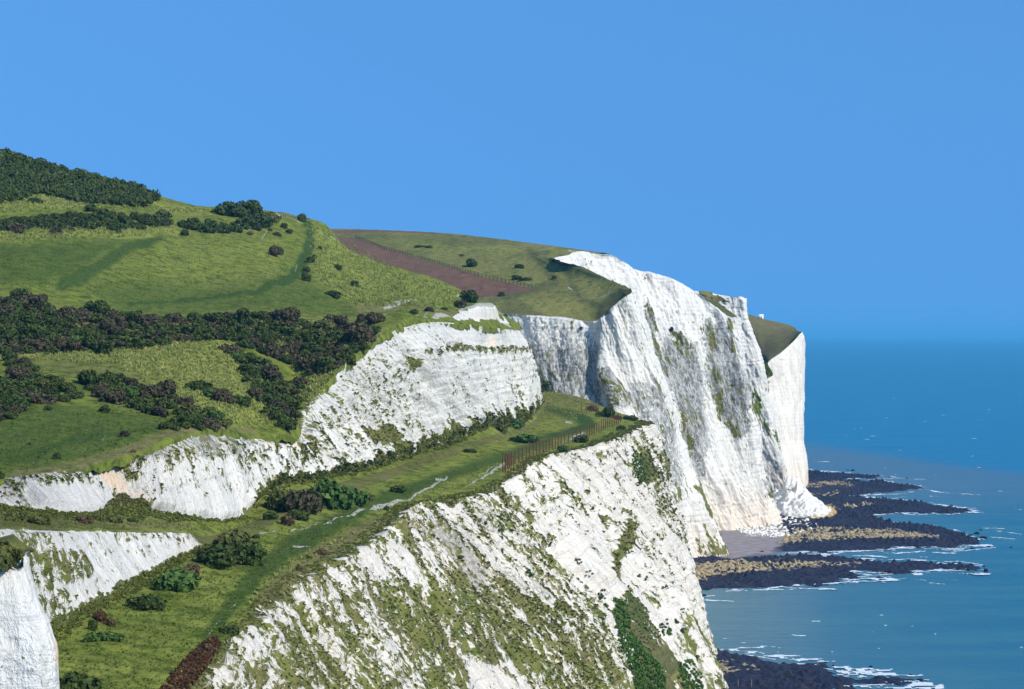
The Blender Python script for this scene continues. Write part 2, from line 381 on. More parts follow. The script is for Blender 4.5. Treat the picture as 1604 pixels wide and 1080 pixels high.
lipw = np.exp(-((TV - 3.0) / 0.05) ** 2) + 0.8 * np.exp(-((TV - 7.0) / 0.05) ** 2)
P[..., 0] += lipw * edge_n
P[..., 2] += np.where(isled | ister, soft, 0) * (1 - np.clip(lipw, 0, 1) * 0.5)
# vegetation
jx = px + 3.5 * fbm(s / 2.0, h / 5, 3, 11); jy = py + 3.5 * fbm(s / 2.0, h / 5, 3, 12)
dE = dens(jx, jy, 0.46, [
 ([(246, 1100), (300, 1050), (394, 956), (545, 856), (640, 800), (680, 830), (560, 900), (420, 990), (350, 1100)], 0.50, 12),
 ([(360, 1100), (430, 1000), (540, 935), (640, 910), (760, 915), (860, 940), (930, 1010), (970, 1100)], 0.66, 25),
 ([(600, 830), (700, 790), (860, 830), (930, 900), (900, 930), (700, 880)], 0.47, 15),
 ([(640, 940), (740, 930), (830, 960), (860, 1040), (700, 1050)], 0.72, 18),
 ([(790, 740), (870, 712), (1010, 665), (1060, 790), (1080, 900), (960, 900), (900, 830), (800, 800)], 0.40, 14),
 ([(850, 860), (890, 850), (960, 980), (1000, 1050), (960, 1040)], 0.14, 7),
 ([(720, 1056), (800, 1040), (830, 1100), (720, 1100)], 0.25, 8),
 ([(960, 870), (1070, 860), (1085, 940), (1030, 1000), (965, 930)], 0.33, 8),
 ([(1060, 960), (1100, 1000), (1160, 1110), (1040, 1110), (1040, 1010)], 0.60, 8),
 ([(960, 925), (985, 935), (1010, 1000), (1040, 1030), (1055, 1110), (970, 1110), (975, 1020), (955, 980)], 0.98, 5),
 ([(988, 700), (1005, 712), (1010, 760), (998, 765), (990, 740)], 0.95, 4),
 ([(960, 832), (975, 836), (972, 905), (962, 900)], 0.9, 3), ([(1018, 690), (1030, 690), (1040, 760), (1028, 750)], 0.55, 4),
 ([(1010, 760), (1050, 770), (1060, 830), (1020, 820)], 0.5, 8),
 ([(1000, 960), (1040, 950), (1060, 990), (1040, 1030), (1020, 1000)], 0.12, 5),
])
stre = fbm(s / 0.9, h / 4.2, 4, 13, 0.85) * 0.50 + fbm(s / 5, h / 14, 2, 14) * 0.20
vE = 0.465 + (dE - 0.5) * 1.15 + stre
vE = np.maximum(vE, ss(2.93, 2.985, TV + 0.045 * fbm(s / 1.3, s * 0, 3, 15)) * 1.2)
dG = dens(jx, jy, 0.38, [
 ([(0, 740), (148, 730), (170, 760), (130, 770), (0, 780)], 0.52, 8), ([(40, 770), (150, 760), (190, 800), (60, 815)], 0.16, 6),
 ([(222, 700), (340, 665), (400, 690), (390, 725), (280, 730), (200, 730)], 0.50, 8),
 ([(180, 715), (215, 715), (225, 770), (195, 760)], 0.65, 5),
 ([(200, 740), (420, 735), (430, 790), (230, 800)], 0.34, 8), ([(230, 785), (400, 775), (415, 800), (330, 825), (240, 800)], 0.06, 5),
 ([(415, 690), (470, 690), (470, 740), (430, 750)], 0.50, 8),
 ([(476, 640), (560, 565), (640, 560), (670, 640), (620, 720), (500, 720)], 0.42, 20),
 ([(575, 530), (700, 505), (700, 540), (600, 560)], 0.30, 10),
 ([(640, 560), (820, 560), (845, 640), (760, 680), (660, 690), (650, 620)], 0.26, 12),
 ([(690, 512), (815, 520), (828, 545), (690, 540)], 0.12, 5), ([(688, 541), (830, 543), (834, 551), (760, 553), (692, 547)], 0.62, 3),
 ([(560, 672), (615, 672), (620, 694), (575, 696)], 0.85, 4), ([(634, 560), (652, 563), (650, 590), (636, 585)], 0.75, 4),
 ([(780, 600), (830, 590), (835, 625), (800, 630)], 0.38, 8), ([(440, 700), (500, 650), (520, 690), (480, 740)], 0.5, 10),
])
vG = 0.5 + (dG - 0.5) * 1.15 + fbm(s / 1.0, h / 3.0, 4, 23, 0.85) * 0.48
# green tongues of scrub climbing the foot of the upper wall
tong = 1.0 * (TV < 6.10 + 0.10 * vn2(s / 2.3, s * 0, 91) + 0.05 * vn2(s / 0.9, s * 0, 92))
vG = np.maximum(vG, np.where((TV > 6) & (TU > 6.2), tong * 1.1, 0)); vG = np.maximum(vG, np.where((TV > 6) & (TU <= 6.2), (TV < 6.03 + 0.03 * vn2(s / 1.6, s * 0, 94)) * 1.1, 0))
vG = np.maximum(vG, pmask(px, py, [(188, 774), (229, 797), (245, 815), (150, 812), (165, 790)], 3) * 1.1)
dH = dens(jx, jy, 0.27, [([(25, 830), (60, 835), (90, 900), (110, 960), (80, 1000), (30, 900)], 0.55, 8), ([(60, 865), (130, 870), (140, 905), (100, 920), (60, 900)], 0.62, 6),
 ([(180, 830), (300, 838), (290, 850), (190, 845)], 0.5, 5)])
vH = 0.5 + (dH - 0.5) * 1.15 + fbm(s / 0.7, h / 2.0, 3, 33, 0.7) * 0.46
vH = np.maximum(vH, (TV < 4.10 + 0.06 * vn2(s / 1.5, s * 0, 95)) * 1.1)
vH = np.maximum(vH, ss(4.0, 4.4, TU) * 1.2)
veg = np.where(isE, vE, np.where(isH, vH, np.where(isG, vG, 1.1)))
veg = np.maximum(veg, (TV > 7.0) * 1.1)
bushy = np.clip((veg - 0.5) * 4, 0, 1) * cw
P += n * (0.45 * bushy * (0.6 + 0.6 * vn2(s * 1.1, h * 0.7, 66)))[..., None]
dry = np.where(isE, 0.25, np.where(isG | isH, 0.15, 0.55)).astype(np.float32) + 0.2 * fbm(s / 12, h / 12, 2, 8)
brown = 0.75 * lmask(px, py, [(420, 940), (480, 880), (560, 835), (610, 812)], [20, 14, 11, 6], 5) + 0.55 * pmask(px, py, [(0, 800), (300, 818), (300, 832), (0, 828)], 4) + 0.35 * pmask(px, py, [(843, 608), (900, 622), (960, 640), (850, 640)], 6)
brown = np.maximum(brown, np.where(isG | isH, 0.3, np.where(isE, 0.32, 0)) + np.where(isG | isH | isE, 0.35, 0) * ss(-0.3, 0.5, fbm(s / 3, h / 8, 2, 19)))
lush = lmask(px, py, [(300, 1060), (330, 990), (400, 900), (450, 860), (560, 800), (700, 745), (790, 715), (860, 690)], [4, 10, 14, 16, 12, 8, 8, 6], 6) * 0.8
lush = np.maximum(lush, lmask(px, py, [(860, 640), (910, 655), (925, 665), (890, 678), (830, 690)], [6, 8, 8, 5, 3], 4)); lush = np.maximum(lush, np.where(isE, ss(0.85, 0.97, dE), 0))
path = np.zeros_like(px, dtype=np.float32)
for ln, wd in (([(408, 833), (450, 831), (500, 822), (520, 818)], 1.0), ([(505, 821), (560, 802), (600, 793), (640, 782)], [1, 2, 4, 2.2]), ([(640, 782), (665, 768), (700, 748)], [1.5, 2, 1.5]),
               ([(460, 853), (486, 855)], 1.6), ([(684, 750), (695, 751)], 2.6), ([(725, 765), (750, 752), (789, 727)], [0.6, 1.8, 2.4]), ([(750, 745), (780, 728)], 1.0), ([(886, 661), (896, 662)], 1.2), ([(890, 690), (915, 678)], [2, 2]), ([(880, 694), (893, 690)], 1.3), ([(370, 945), (345, 970), (330, 990), (285, 1040)], [1.2, 1.2, 0.9, 0.5])):
    path = np.maximum(path, lmask(px, py, ln, wd, 1.2) * 0.62)
path = np.where(isled, path, 0)
warm = 0.85 * pmask(jx, jy, [(146, 733), (180, 722), (190, 745), (200, 770), (225, 788), (190, 775), (170, 765)], 3) + 0.8 * lmask(px, py, [(436, 684), (455, 690), (470, 705)], [3, 4, 1.5], 2) + 0.55 * lmask(px, py, [(770, 516), (772, 540)], [2.6, 3.5], 2) + 0.6 * lmask(px, py, [(400, 695), (415, 712)], [2, 1.5], 2)
veg = veg * (1 - np.clip(warm * 1.2, 0, 1) * isG * 0.8)
warm = np.maximum(warm, 0.20 * pmask(px, py, [(860, 840), (1080, 840), (1100, 1000), (900, 1000)], 30)); warm = np.maximum(warm, np.where(isE, 0.20, 0.04))
stain_shade = np.where(isE, 0.31, np.where(isG, 0.28, 0.25)) + 0.18 * fbm(s / 8, h / 14, 2, 41)
stain_shade = stain_shade + 0.30 * pmask(px, py, [(222, 700), (340, 665), (400, 690), (390, 715), (280, 725), (210, 730)], 6) * isG + 0.20 * pmask(px, py, [(600, 830), (760, 800), (900, 950), (800, 1000)], 30)
Mm = dict(veg=veg, stain_shade=stain_shade, dry=dry, path=path, warm=warm, lush=lush, brown=brown)
suv = np.dstack([s, h * 0.35])
vi = np.concatenate([[0], np.cumsum(vseg)]); NEAR = (P, veg * cw, n, TV); NEAR_TU = tu
sheet('sea_cliff', P, Mm, suv, (0, vi[3] + 1)); 
sheet('cliff_terrace', P, Mm, np.dstack([B[..., 0], B[..., 1]]), (vi[3], vi[4] + 1))
sheet('upper_cliff', P, Mm, suv, (vi[4], vi[8] + 1))

# ------------------------------------------------------------------ HILLSIDE
cols = {
 -200: [(762, 215), (640, 330), (560, 400), (450, 480), (350, 590), (290, 670), (210, 745)],
 0: [(757, 252), (650, 330), (560, 395), (450, 485), (350, 590), (296, 655), (239, 720)],
 100: [(737, 266), (640, 340), (560, 400), (462, 492), (355, 600), (312, 665), (269, 725)],
 200: [(714, 288), (630, 350), (550, 405), (480, 495), (362, 620), (324, 680), (291, 735)],
 250: [(697, 303), (620, 360), (545, 412), (483, 500), (368, 625), (335, 685), (308, 740)],
 300: [(680, 318), (610, 375), (540, 422), (485, 505), (375, 632), (345, 690), (320, 745)],
 345: [(673, 335), (605, 385), (540, 432), (485, 510), (382, 638), (348, 695), (327, 750)],
 400: [(689, 362), (600, 405), (540, 442), (485, 515), (390, 645), (355, 705), (333, 755)],
 440: [(680, 372), (590, 420), (535, 458), (485, 525), (398, 655), (358, 715), (336, 765)],
 468: [(689, 385), (598, 424), (532, 468), (485, 533), (404, 663), (364, 719), (343.5, 769)],
 484: [(634, 400), (578, 431), (528, 473), (485, 537), (407, 665), (368, 720), (346, 770)],
 512: [(605, 412), (565, 438), (520, 476), (485, 542), (415, 660), (380, 720), (357, 770)],
 540: [(573, 425), (545, 445), (515, 482), (485, 550), (430, 650), (405, 700), (386, 765)],
 600: [(526, 455), (512, 468), (500, 495), (487, 550), (458, 630), (433, 680), (413, 745)],
 660: [(507, 500), (503, 508), (496, 530), (484, 565), (468, 615), (452, 665), (433, 725)],
 715: [(508, 545), (503, 552), (496, 566), (487, 595), (475, 632), (463, 668), (452, 712)],
 745: [(511, 590), (505, 597), (499, 606), (484, 611), (478, 625), (474, 650), (470, 690)],
 772: [(514, 628), (509, 636), (504, 642), (492, 645), (481, 648), (478, 660), (477, 690)],
 785: [(516, 650), (512, 658), (508, 664), (500, 668), (495, 672), (492, 680), (491, 700)],
 815: [(520, 703), (518, 706), (516, 709), (514, 711), (512, 714), (510, 720), (509, 735)],
}
cp = sorted(cols)
rr = [[] for _ in range(9)]
for c in cp:
    for k, (y_, Y_) in enumerate(cols[c]):
        rr[k + 1].append(W(c, y_, Y_))
    a = W(c, cols[c][0][0], cols[c][0][1]); rr[0].append((a[0] + 0.1, a[1] - 0.25, a[2] - 0.9))
    b = rr[7][-1]; rr[8].append((b[0] - 10, b[1] + 90, b[2] - 30))
useg = [90] + [max(6, int((cp[i + 1] - cp[i]) / 1.25)) for i in range(1, len(cp) - 1)]
B, tu, tv = net(rr, useg, [3, 75, 62, 62, 80, 36, 36, 12], smooth_v=True)
s, h = metric(B); px, py = proj(B); TV = np.broadcast_to(tv[:, None], px.shape)
x, y = B[..., 0], B[..., 1]
P = B.copy()
fade = ss(0.95, 1.6, TV)
P[..., 2] += fade * (1.1 * fbm(x / 28, y / 45, 3, 101) + 0.35 * fbm(x / 7, y / 9, 2, 102)) * ss(8, 6.8, TV) * ss(825, 700, px) + 0.16 * fbm(x / 1.4, y / 1.8, 2, 103)
lip = 0.55 * fbm(s / 2.2, s * 0, 3, 104); P[..., 2] -= np.where(TV < 0.5, 0.6 + lip, 0) * 0.8
P[..., 0] += np.exp(-((TV - 1) / 0.3) ** 2) * 0.5 * fbm(s / 3, s * 0, 3, 105)
jx = px + 4 * fbm(x / 4, y / 8, 3, 111); jy = py + 3 * fbm(x / 4, y / 8, 3, 112)
dry = dens(jx, jy, 0.35, [
 ([(-40, 560), (0, 550), (130, 548), (300, 528), (360, 530), (380, 600), (460, 660), (340, 665), (310, 625), (180, 570), (60, 565)], 0.95, 6),
 ([(-40, 590), (10, 600), (110, 625), (290, 640), (240, 680), (100, 690), (-40, 640)], 0.45, 8),
 ([(-40, 310), (60, 300), (160, 315), (130, 325), (-40, 335)], 0.75, 4), ([(190, 305), (270, 320), (390, 335), (260, 335)], 0.7, 4), ([(-40, 355), (260, 352), (280, 362), (200, 372), (-40, 378)], 0.85, 5),
 ([(480, 345), (520, 365), (640, 430), (720, 455), (700, 480), (560, 480), (500, 440), (490, 400)], 0.75, 10),
 ([(380, 495), (560, 500), (540, 570), (480, 640), (450, 560)], 0.7, 10),
 ([(250, 375), (440, 380), (430, 430), (300, 450), (230, 420)], 0.5, 15),
 ([(0, 380), (180, 378), (120, 440), (0, 445)], 0.2, 12),
])
lush = 0.95 * lmask(jx, jy, [(482, 352), (485, 385), (468, 420), (450, 440), (400, 453), (300, 465), (200, 472)], [7, 8, 9, 8, 5, 4, 3], 4)
lush = np.maximum(lush, 0.85 * lmask(jx, jy, [(250, 370), (190, 395), (150, 425), (100, 445)], [6, 9, 10, 8], 5))
lush = np.maximum(lush, 0.5 * pmask(jx, jy, [(-40, 380), (200, 375), (110, 440), (-40, 445)], 14)); lush = np.maximum(lush, 0.45 * pmask(jx, jy, [(120, 440), (480, 440), (560, 490), (200, 490)], 14))
lush = np.maximum(lush, 0.8 * lmask(jx, jy, [(-10, 712), (40, 718), (100, 690), (180, 680), (280, 665)], [12, 9, 8, 6, 4], 5)); lush = np.maximum(lush, 0.55 * pmask(jx, jy, [(-40, 640), (280, 640), (220, 690), (60, 735), (-40, 740)], 8))
brown = 0.75 * lmask(jx, jy, [(20, 748), (130, 728), (200, 706), (260, 680), (330, 665), (400, 672)], [8, 8, 7, 6, 4, 3], 4) + 0.5 * lmask(jx, jy, [(420, 650), (470, 660), (490, 600), (540, 560), (600, 520)], [6, 8, 6, 5, 4], 5)
brown = np.maximum(brown, 0.65 * lmask(jx, jy, [(560, 490), (640, 478), (680, 490), (740, 495)], [4, 4, 3, 3], 3)); brown = np.maximum(brown, 0.3 * pmask(jx, jy, [(0, 560), (300, 530), (400, 600), (200, 640)], 15))
for _p in ([(-6, 468), (60, 462), (105, 488), (165, 484), (262, 498), (400, 496), (452, 492), (485, 510), (530, 500), (590, 515), (545, 570), (505, 588), (430, 560), (362, 533), (235, 540), (130, 552), (-6, 556)],):
    brown = np.maximum(brown, 0.5 * pmask(jx, jy, _p, 5))
path = 0.62 * lmask(px, py, [(602, 484), (630, 479), (652, 475)], [1.8, 2.6, 2.2], 1.2)
for ln, wd in (([(716, 461), (724, 459)], 2.2), ([(600, 500), (648, 495), (690, 489), (700, 486)], 1.1), ([(660, 497), (690, 495), (708, 499)], [1.5, 3, 1.5]), ([(720, 490), (745, 496), (776, 497)], [2, 7, 5]), ([(722, 486), (756, 478), (770, 478)], [2, 5, 4]), ([(770, 482), (780, 500), (800, 512)], [5, 5, 2]),
               ([(462, 346), (473, 352)], 1.3), ([(434, 338), (440, 342)], [2, 1.5]), ([(430, 350), (420, 360), (409, 374)], [1.5, 1, 1.3]), ([(462, 421), (466, 412)], 1.3), ([(484, 366), (487, 366)], 1.2), ([(515, 368), (524, 374)], 2.0), ([(393, 460), (402, 460)], 0.9), ([(60, 695), (0, 683)], 1.0), ([(125, 705), (165, 684)], 1.0)):
    path = np.maximum(path, lmask(px, py, ln, [q * 0.7 for q in wd] if isinstance(wd, list) else wd * 0.6, 1.1) * 0.62)
warm = 0.4 * path; stain_shade = np.full(px.shape, 0.1, np.float32)
veg = 1.1 - 1.4 * np.clip(lmask(jx, jy, [(715, 497), (745, 492), (772, 490)], [3, 11, 9], 3) + lmask(jx, jy, [(775, 495), (800, 511)], [4, 2], 2), 0, 1) * (py < 503 + 0.05 * (px - 720)) - 0.9 * lmask(jx, jy, [(540, 572), (528, 592)], [3, 3], 3)
sheet('hillside', P, dict(veg=veg, dry=dry, lush=lush, brown=brown, path=path * (veg > 0.6), warm=warm, stain_shade=stain_shade), np.dstack([x, y * 0.8]))

# ------------------------------------------------------------------ generic cliffs
def cliff(name, stations, useg, vseg, seed, kr, paint, back=60, reg=True, ps=0.45, keep=None, side=25, drop=None):
    nr = len(stations[0]); rws = [[W(*p) if len(p) == 3 else p[:3] for p in [st[k] for st in stations]] for k in range(nr)]
    # stations go top -> foot ; make rows foot -> top -> back
    rws = rws[::-1]; top = rws[-1]
    bk = []
    for i, t in enumerate(top):
        a = np.array(top[max(0, i - 1)]); b = np.array(top[min(len(top) - 1, i + 1)]); tg = b - a; nrm = np.array([-tg[1], tg[0], 0]); nrm /= np.linalg.norm(nrm) + 1e-9
        dz = -0.2 if drop is None else drop[i]; bk.append((t[0] + nrm[0] * side - 0.24 * side, t[1] + abs(nrm[1]) * back + 0.6 * side, t[2] - dz))
    rws.append(bk)
    B, tu, tv = net(rws, useg, vseg + [14], smooth_v=False)
    s, h = metric(B); n = normals(B); px, py = proj(B); TV = np.broadcast_to(tv[:, None], px.shape); top_v = nr - 1
    face = TV <= top_v
    cw = np.where(face, 0.25 + 0.75 * ss(top_v, top_v - 0.08, TV), 0)
    d = relief(s, h, B[..., 2], kr, seed) * cw
    P = B + n * d[..., None]
    P[..., 2] += np.where(face, 0, 0.3 * fbm(B[..., 0] / 5, B[..., 1] / 5, 3, seed))
    M = paint(s, h, px, py, TV, top_v, B); 
    M['veg'] = np.where(face, M['veg'], 1.1)
    bushy = np.clip((M['veg'] - 0.5) * 4, 0, 1) * face
    P += n * (0.5 * bushy)[..., None]
    sheet(name, P, M, np.dstack([s, h * 0.35]) * ps, reg=reg)
    if keep is not None: keep.append((P, M['veg'] * face, n))
    return P

# headland A: nose beyond the terrace
A = [
 [(740, 494, 850), (750, 540, 846), (770, 600, 842), (780, 660, 838), (800, 950, 800)],
 [(780, 491, 822), (790, 530, 818), (805, 570, 815), (815, 610, 810), (830, 930, 800)],
 [(820, 494, 812), (826, 530, 808), (835, 570, 806), (850, 610, 800), (880, 920, 790)],
 [(880, 499, 806), (882, 535, 804), (884, 575, 800), (890, 625, 792), (920, 910, 780)],
 [(930, 504, 801), (932, 545, 799), (936, 590, 796), (942, 640, 790), (975, 905, 782)],
 [(945, 498, 799), (947, 545, 796), (952, 590, 790), (1000, 700, 780), (1030, 890, 780)],
 [(955, 488, 797), (972, 550, 794), (1000, 640, 789), (1040, 760, 786), (1072, 884, 789)],
 [(968, 474, 797), (992, 545, 796), (1020, 630, 794), (1060, 760, 796), (1098, 882, 797)],
 [(990, 456, 800), (1009, 512, 801), (1038, 598, 805), (1078, 735, 812), (1141, 878, 806)],
 [(975, 448, 830), (995, 520, 835), (1020, 610, 840), (1060, 735, 845), (1110, 860, 850)],
 [(930, 428, 870), (950, 520, 870), (980, 620, 870), (1020, 735, 870), (1060, 850, 880)],
]
def paintA(s, h, px, py, TV, tv_, B):
    jx = px + 3 * fbm(s / 3, h / 8, 3, 211); jy = py + 3 * fbm(s / 3, h / 8, 3, 212)
    d = dens(jx, jy, 0.20, [([(830, 560), (940, 545), (940, 640), (840, 620)], 0.24, 10), ([(945, 575), (955, 585), (1003, 640), (985, 645), (950, 640)], 0.42, 4),
        ([(1085, 765), (1098, 775), (1132, 825), (1128, 838), (1100, 800)], 0.85, 3), ([(1000, 700), (1060, 760), (1080, 830), (1020, 800)], 0.45, 10),
        ([(1105, 840), (1145, 860), (1145, 880), (1075, 890), (1090, 862)], 0.5, 6), ([(1020, 645), (1070, 720), (1075, 760), (1030, 710)], 0.3, 8), ([(845, 598), (868, 608), (850, 615)], 0.8, 4),
        ([(970, 455), (990, 458), (975, 475)], 0.5, 6)])
    st = dens(jx, jy, 0.22, [([(830, 500), (940, 520), (940, 545), (830, 560)], 0.5, 12), ([(835, 550), (940, 545), (942, 640), (845, 630)], 0.85, 12), ([(947, 580), (1003, 642), (950, 640)], 0.62, 5),  # grey growth, plus shade of the left face and recess put into the colour
        ([(990, 590), (1030, 600), (1075, 740), (1060, 780), (1010, 700), (990, 650)], 0.62, 12), ([(945, 505), (1000, 520), (1020, 600), (950, 570)], 0.12, 8)])
    for ln, wd, m_ in (([(1066, 662), (1072, 680), (1084, 712), (1088, 750)], [2, 4, 3, 2], 0.62), ([(1086, 765), (1096, 778), (1116, 805), (1132, 834)], [3, 5, 5, 6], 0.8), ([(1012, 560), (1030, 620), (1050, 690)], [4, 6, 5], 0.42), ([(948, 582), (962, 600), (1000, 640)], [4, 7, 8], 0.45), ([(1100, 825), (1110, 850)], [4, 5], 0.5)):
        q = lmask(jx, jy, ln, wd, 3); d = np.maximum(d, m_ * q); st = np.maximum(st, 0.7 * q)
    v = 0.5 + (d - 0.5) * 1.15 + fbm(s / 1.3, h / 4.5, 3, 213, 0.75) * 0.45
    return dict(veg=np.maximum(v, ss(tv_ - 0.04, tv_, TV) * 0.0), stain_shade=st, dry=v * 0 + 0.2, brown=v * 0 + 0.5, lush=0.3 * pmask(px, py, [(1085, 765), (1132, 825), (1128, 838)], 6), warm=0.35 * ss(780, 880, py))
cliff('headland_cliff', A, [30, 34, 46, 40, 18, 24, 24, 30, 20, 14], [150, 110, 70, 60], 210, 0.8, paintA, back=2, side=2, drop=[1.5] * 11)

# headland B: the big face behind the bay
Bst = [
 [(868, 406, 905), (920, 500, 900), (980, 620, 895), (1030, 740, 892), (1060, 842, 894)],
 [(890, 400, 912), (935, 500, 906), (990, 620, 900), (1050, 740, 896), (1090, 842, 897)],
 [(905, 394, 916), (955, 490, 909), (1010, 610, 902), (1070, 740, 898), (1110, 841, 899)],
 [(940, 397, 922), (980, 490, 914), (1030, 610, 906), (1085, 740, 901), (1125, 840, 902)],
 [(965, 402, 926), (1000, 490, 919), (1048, 610, 911), (1095, 740, 905), (1138, 840, 903)],
 [(1000, 424, 932), (1028, 500, 925), (1070, 610, 917), (1115, 740, 910), (1160, 837, 911)],
 [(1050, 437, 936), (1070, 510, 930), (1100, 610, 924), (1140, 740, 918), (1180, 835, 918)],
 [(1092, 459, 940), (1105, 520, 936), (1128, 610, 930), (1160, 740, 926), (1200, 832, 924)],
 [(1147, 497, 940), (1160, 545, 938), (1168, 610, 936), (1188, 745, 934), (1217, 826, 930)],
 [(1150, 492, 980), (1150, 545, 975), (1160, 610, 975), (1180, 745, 970), (1205, 815, 975)],
 [(1120, 470, 1050), (1120, 545, 1050), (1120, 610, 1050), (1130, 745, 1050), (1150, 790, 1060)],
]
def paintB(s, h, px, py, TV, tv_, B):
    jx = px + 3 * fbm(s / 3, h / 8, 3, 311); jy = py + 4 * fbm(s / 3, h / 8, 3, 312)
    d = dens(jx, jy, 0.13, [([(1008, 480), (1018, 490), (1042, 560), (1040, 600), (1020, 560)], 0.44, 5), ([(1040, 530), (1065, 518), (1090, 560), (1080, 590), (1045, 570)], 0.38, 6),
        ([(1100, 508), (1120, 505), (1128, 560), (1120, 620), (1105, 600)], 0.38, 5), ([(1138, 500), (1148, 500), (1152, 555), (1142, 560)], 0.62, 3), ([(1120, 600), (1160, 590), (1165, 660), (1150, 675), (1125, 640)], 0.36, 8),
        ([(1070, 620), (1110, 650), (1105, 680), (1072, 670)], 0.38, 6), ([(1060, 660), (1080, 670), (1082, 720), (1070, 700)], 0.42, 5), ([(1192, 755), (1212, 775), (1210, 790), (1200, 780)], 0.5, 4), ([(1205, 770), (1222, 775), (1222, 830), (1212, 820)], 0.45, 4)])
    st = dens(jx, jy, 0.25, [([(1008, 485), (1045, 560), (1050, 600), (1020, 570)], 0.85, 9), ([(1040, 530), (1090, 540), (1110, 660), (1110, 700), (1075, 690), (1050, 610)], 0.85, 10),  # grey patches: lichen and weathering, plus the gullies' shade put into the colour
        ([(1098, 505), (1130, 505), (1168, 590), (1168, 680), (1150, 690), (1110, 600)], 0.82, 9), ([(1080, 690), (1110, 690), (1100, 760), (1085, 740)], 0.7, 8), ([(900, 395), (1090, 440), (1090, 500), (1000, 470)], 0.10, 8)])
    for ln, wd in (([(1012, 470), (1022, 520), (1036, 560), (1048, 610)], [3, 8, 9, 4]), ([(1112, 500), (1116, 560), (1124, 620), (1150, 680)], [6, 9, 9, 7]), ([(1143, 500), (1146, 560)], [4, 4]), ([(1060, 640), (1078, 690), (1082, 712)], [4, 7, 4]), ([(1168, 600), (1176, 660), (1186, 700)], [3, 4, 2]), ([(1048, 520), (1062, 530), (1086, 550)], [3, 6, 5]), ([(1190, 752), (1206, 775), (1214, 800)], [2, 4, 3])):
        q = lmask(jx, jy, ln, wd, 3); d = np.maximum(d, 0.50 * q); st = np.maximum(st, 0.72 * q)  # shaded gullies drawn darker: grey growth with shade put into the tone
    v = 0.5 + (d - 0.5) * 1.15 + fbm(s / 1.6, h / 5, 3, 313, 0.75) * 0.42
    return dict(veg=v, stain_shade=st, dry=v * 0, brown=v * 0 + 0.5, warm=0.45 * ss(740, 830, py))
cliff('headland_cliff', Bst, [14, 16, 30, 22, 40, 46, 42, 44, 18, 8], [80, 100, 110, 90], 310, 1.0, paintB, back=70, side=8, drop=[6, 4, 2, 0.5] + [-0.2] * 7)

Cst = [
 [(1060, 452, 1085), (1060, 520, 1085), (1080, 600, 1090), (1100, 700, 1100), (1150, 780, 1110)],
 [(1095, 458, 1088), (1100, 500, 1090), (1120, 570, 1095), (1150, 680, 1105), (1190, 778, 1120)],
 [(1130, 463, 1090), (1135, 500, 1092), (1150, 575, 1097), (1180, 680, 1108), (1215, 778, 1122)],
 [(1161, 467, 1092), (1164, 500, 1094), (1190, 577, 1100), (1213, 690, 1115), (1240, 777, 1126)],
 [(1158, 466, 1150), (1160, 500, 1150), (1185, 577, 1150), (1205, 690, 1150), (1230, 777, 1150)],
]
def paintC(s, h, px, py, TV, tv_, B):
    jx = px + 3 * fbm(s / 3, h / 8, 3, 411); jy = py + 2 * fbm(s / 3, h / 8, 3, 412)
    d = dens(jx, jy, 0.12, [([(1093, 458), (1112, 459), (1136, 469), (1144, 474), (1125, 474), (1145, 484), (1146, 490), (1125, 482), (1100, 466)], 1.0, 1.5), ([(1171, 598), (1193, 622), (1194, 650), (1220, 693), (1232, 745), (1215, 700), (1180, 640)], 0.62, 4),
        ([(1195, 590), (1202, 610), (1198, 620), (1190, 605)], 0.3, 3)])
    v = 0.5 + (d - 0.5) * 1.15 + fbm(s / 1.6, h / 5, 3, 413, 0.75) * 0.4
    st = dens(jx, jy, 0.2, [([(1172, 600), (1195, 640), (1230, 740), (1200, 740), (1180, 660)], 0.45, 6)])
    return dict(veg=v, stain_shade=st, dry=v * 0 + 0.1, brown=0.8 * pmask(px, py, [(1090, 455), (1150, 470), (1150, 492), (1100, 470)], 4), warm=0.3 * ss(700, 780, py))
cliff('headland_cliff', Cst, [24, 30, 40, 16], [40, 70, 90, 70], 410, 0.8, paintC, back=120)

Dst = [
 [(1190, 606, 1150), (1195, 640, 1150), (1210, 690, 1148), (1230, 740, 1142), (1236, 779, 1138)],
 [(1200, 595, 1153), (1208, 640, 1152), (1218, 690, 1150), (1234, 740, 1145), (1240, 778, 1140)],
 [(1211, 586, 1156), (1214, 640, 1156), (1224, 690, 1154), (1238, 740, 1148), (1243, 777, 1142)],
 [(1203, 570, 1162), (1216, 620, 1160), (1230, 690, 1158), (1242, 740, 1152), (1247, 777, 1145)],
 [(1223, 553, 1168), (1230, 620, 1166), (1238, 690, 1162), (1250, 740, 1156), (1252, 777, 1148)],
 [(1244, 534, 1176), (1248, 620, 1174), (1250, 690, 1166), (1258, 740, 1158), (1258, 776, 1150)],
 [(1255, 522, 1182), (1258, 620, 1180), (1258, 690, 1172), (1265, 735, 1162), (1263, 776, 1154)],
 [(1252, 519, 1240), (1250, 620, 1240), (1250, 690, 1235), (1256, 735, 1230), (1258, 770, 1215)],
]
def paintD(s, h, px, py, TV, tv_, B):
    v = 0.06 + fbm(s / 2, h / 6, 4, 513, 0.6) * 0.25
    v = np.maximum(v, 0.6 * pmask(px, py, [(1198, 592), (1206, 596), (1206, 620), (1198, 615)], 3))
    return dict(veg=v, stain_shade=v * 0 + 0.14, dry=v * 0, brown=v * 0, warm=0.12 + 0.3 * ss(690, 770, py), lush=0 * v)
PD = cliff('headland_cliff', Dst, [12, 12, 14, 20, 24, 16, 12], [40, 90, 90, 60], 510, 0.45, paintD, back=0, side=2, drop=[1.2] * 8)

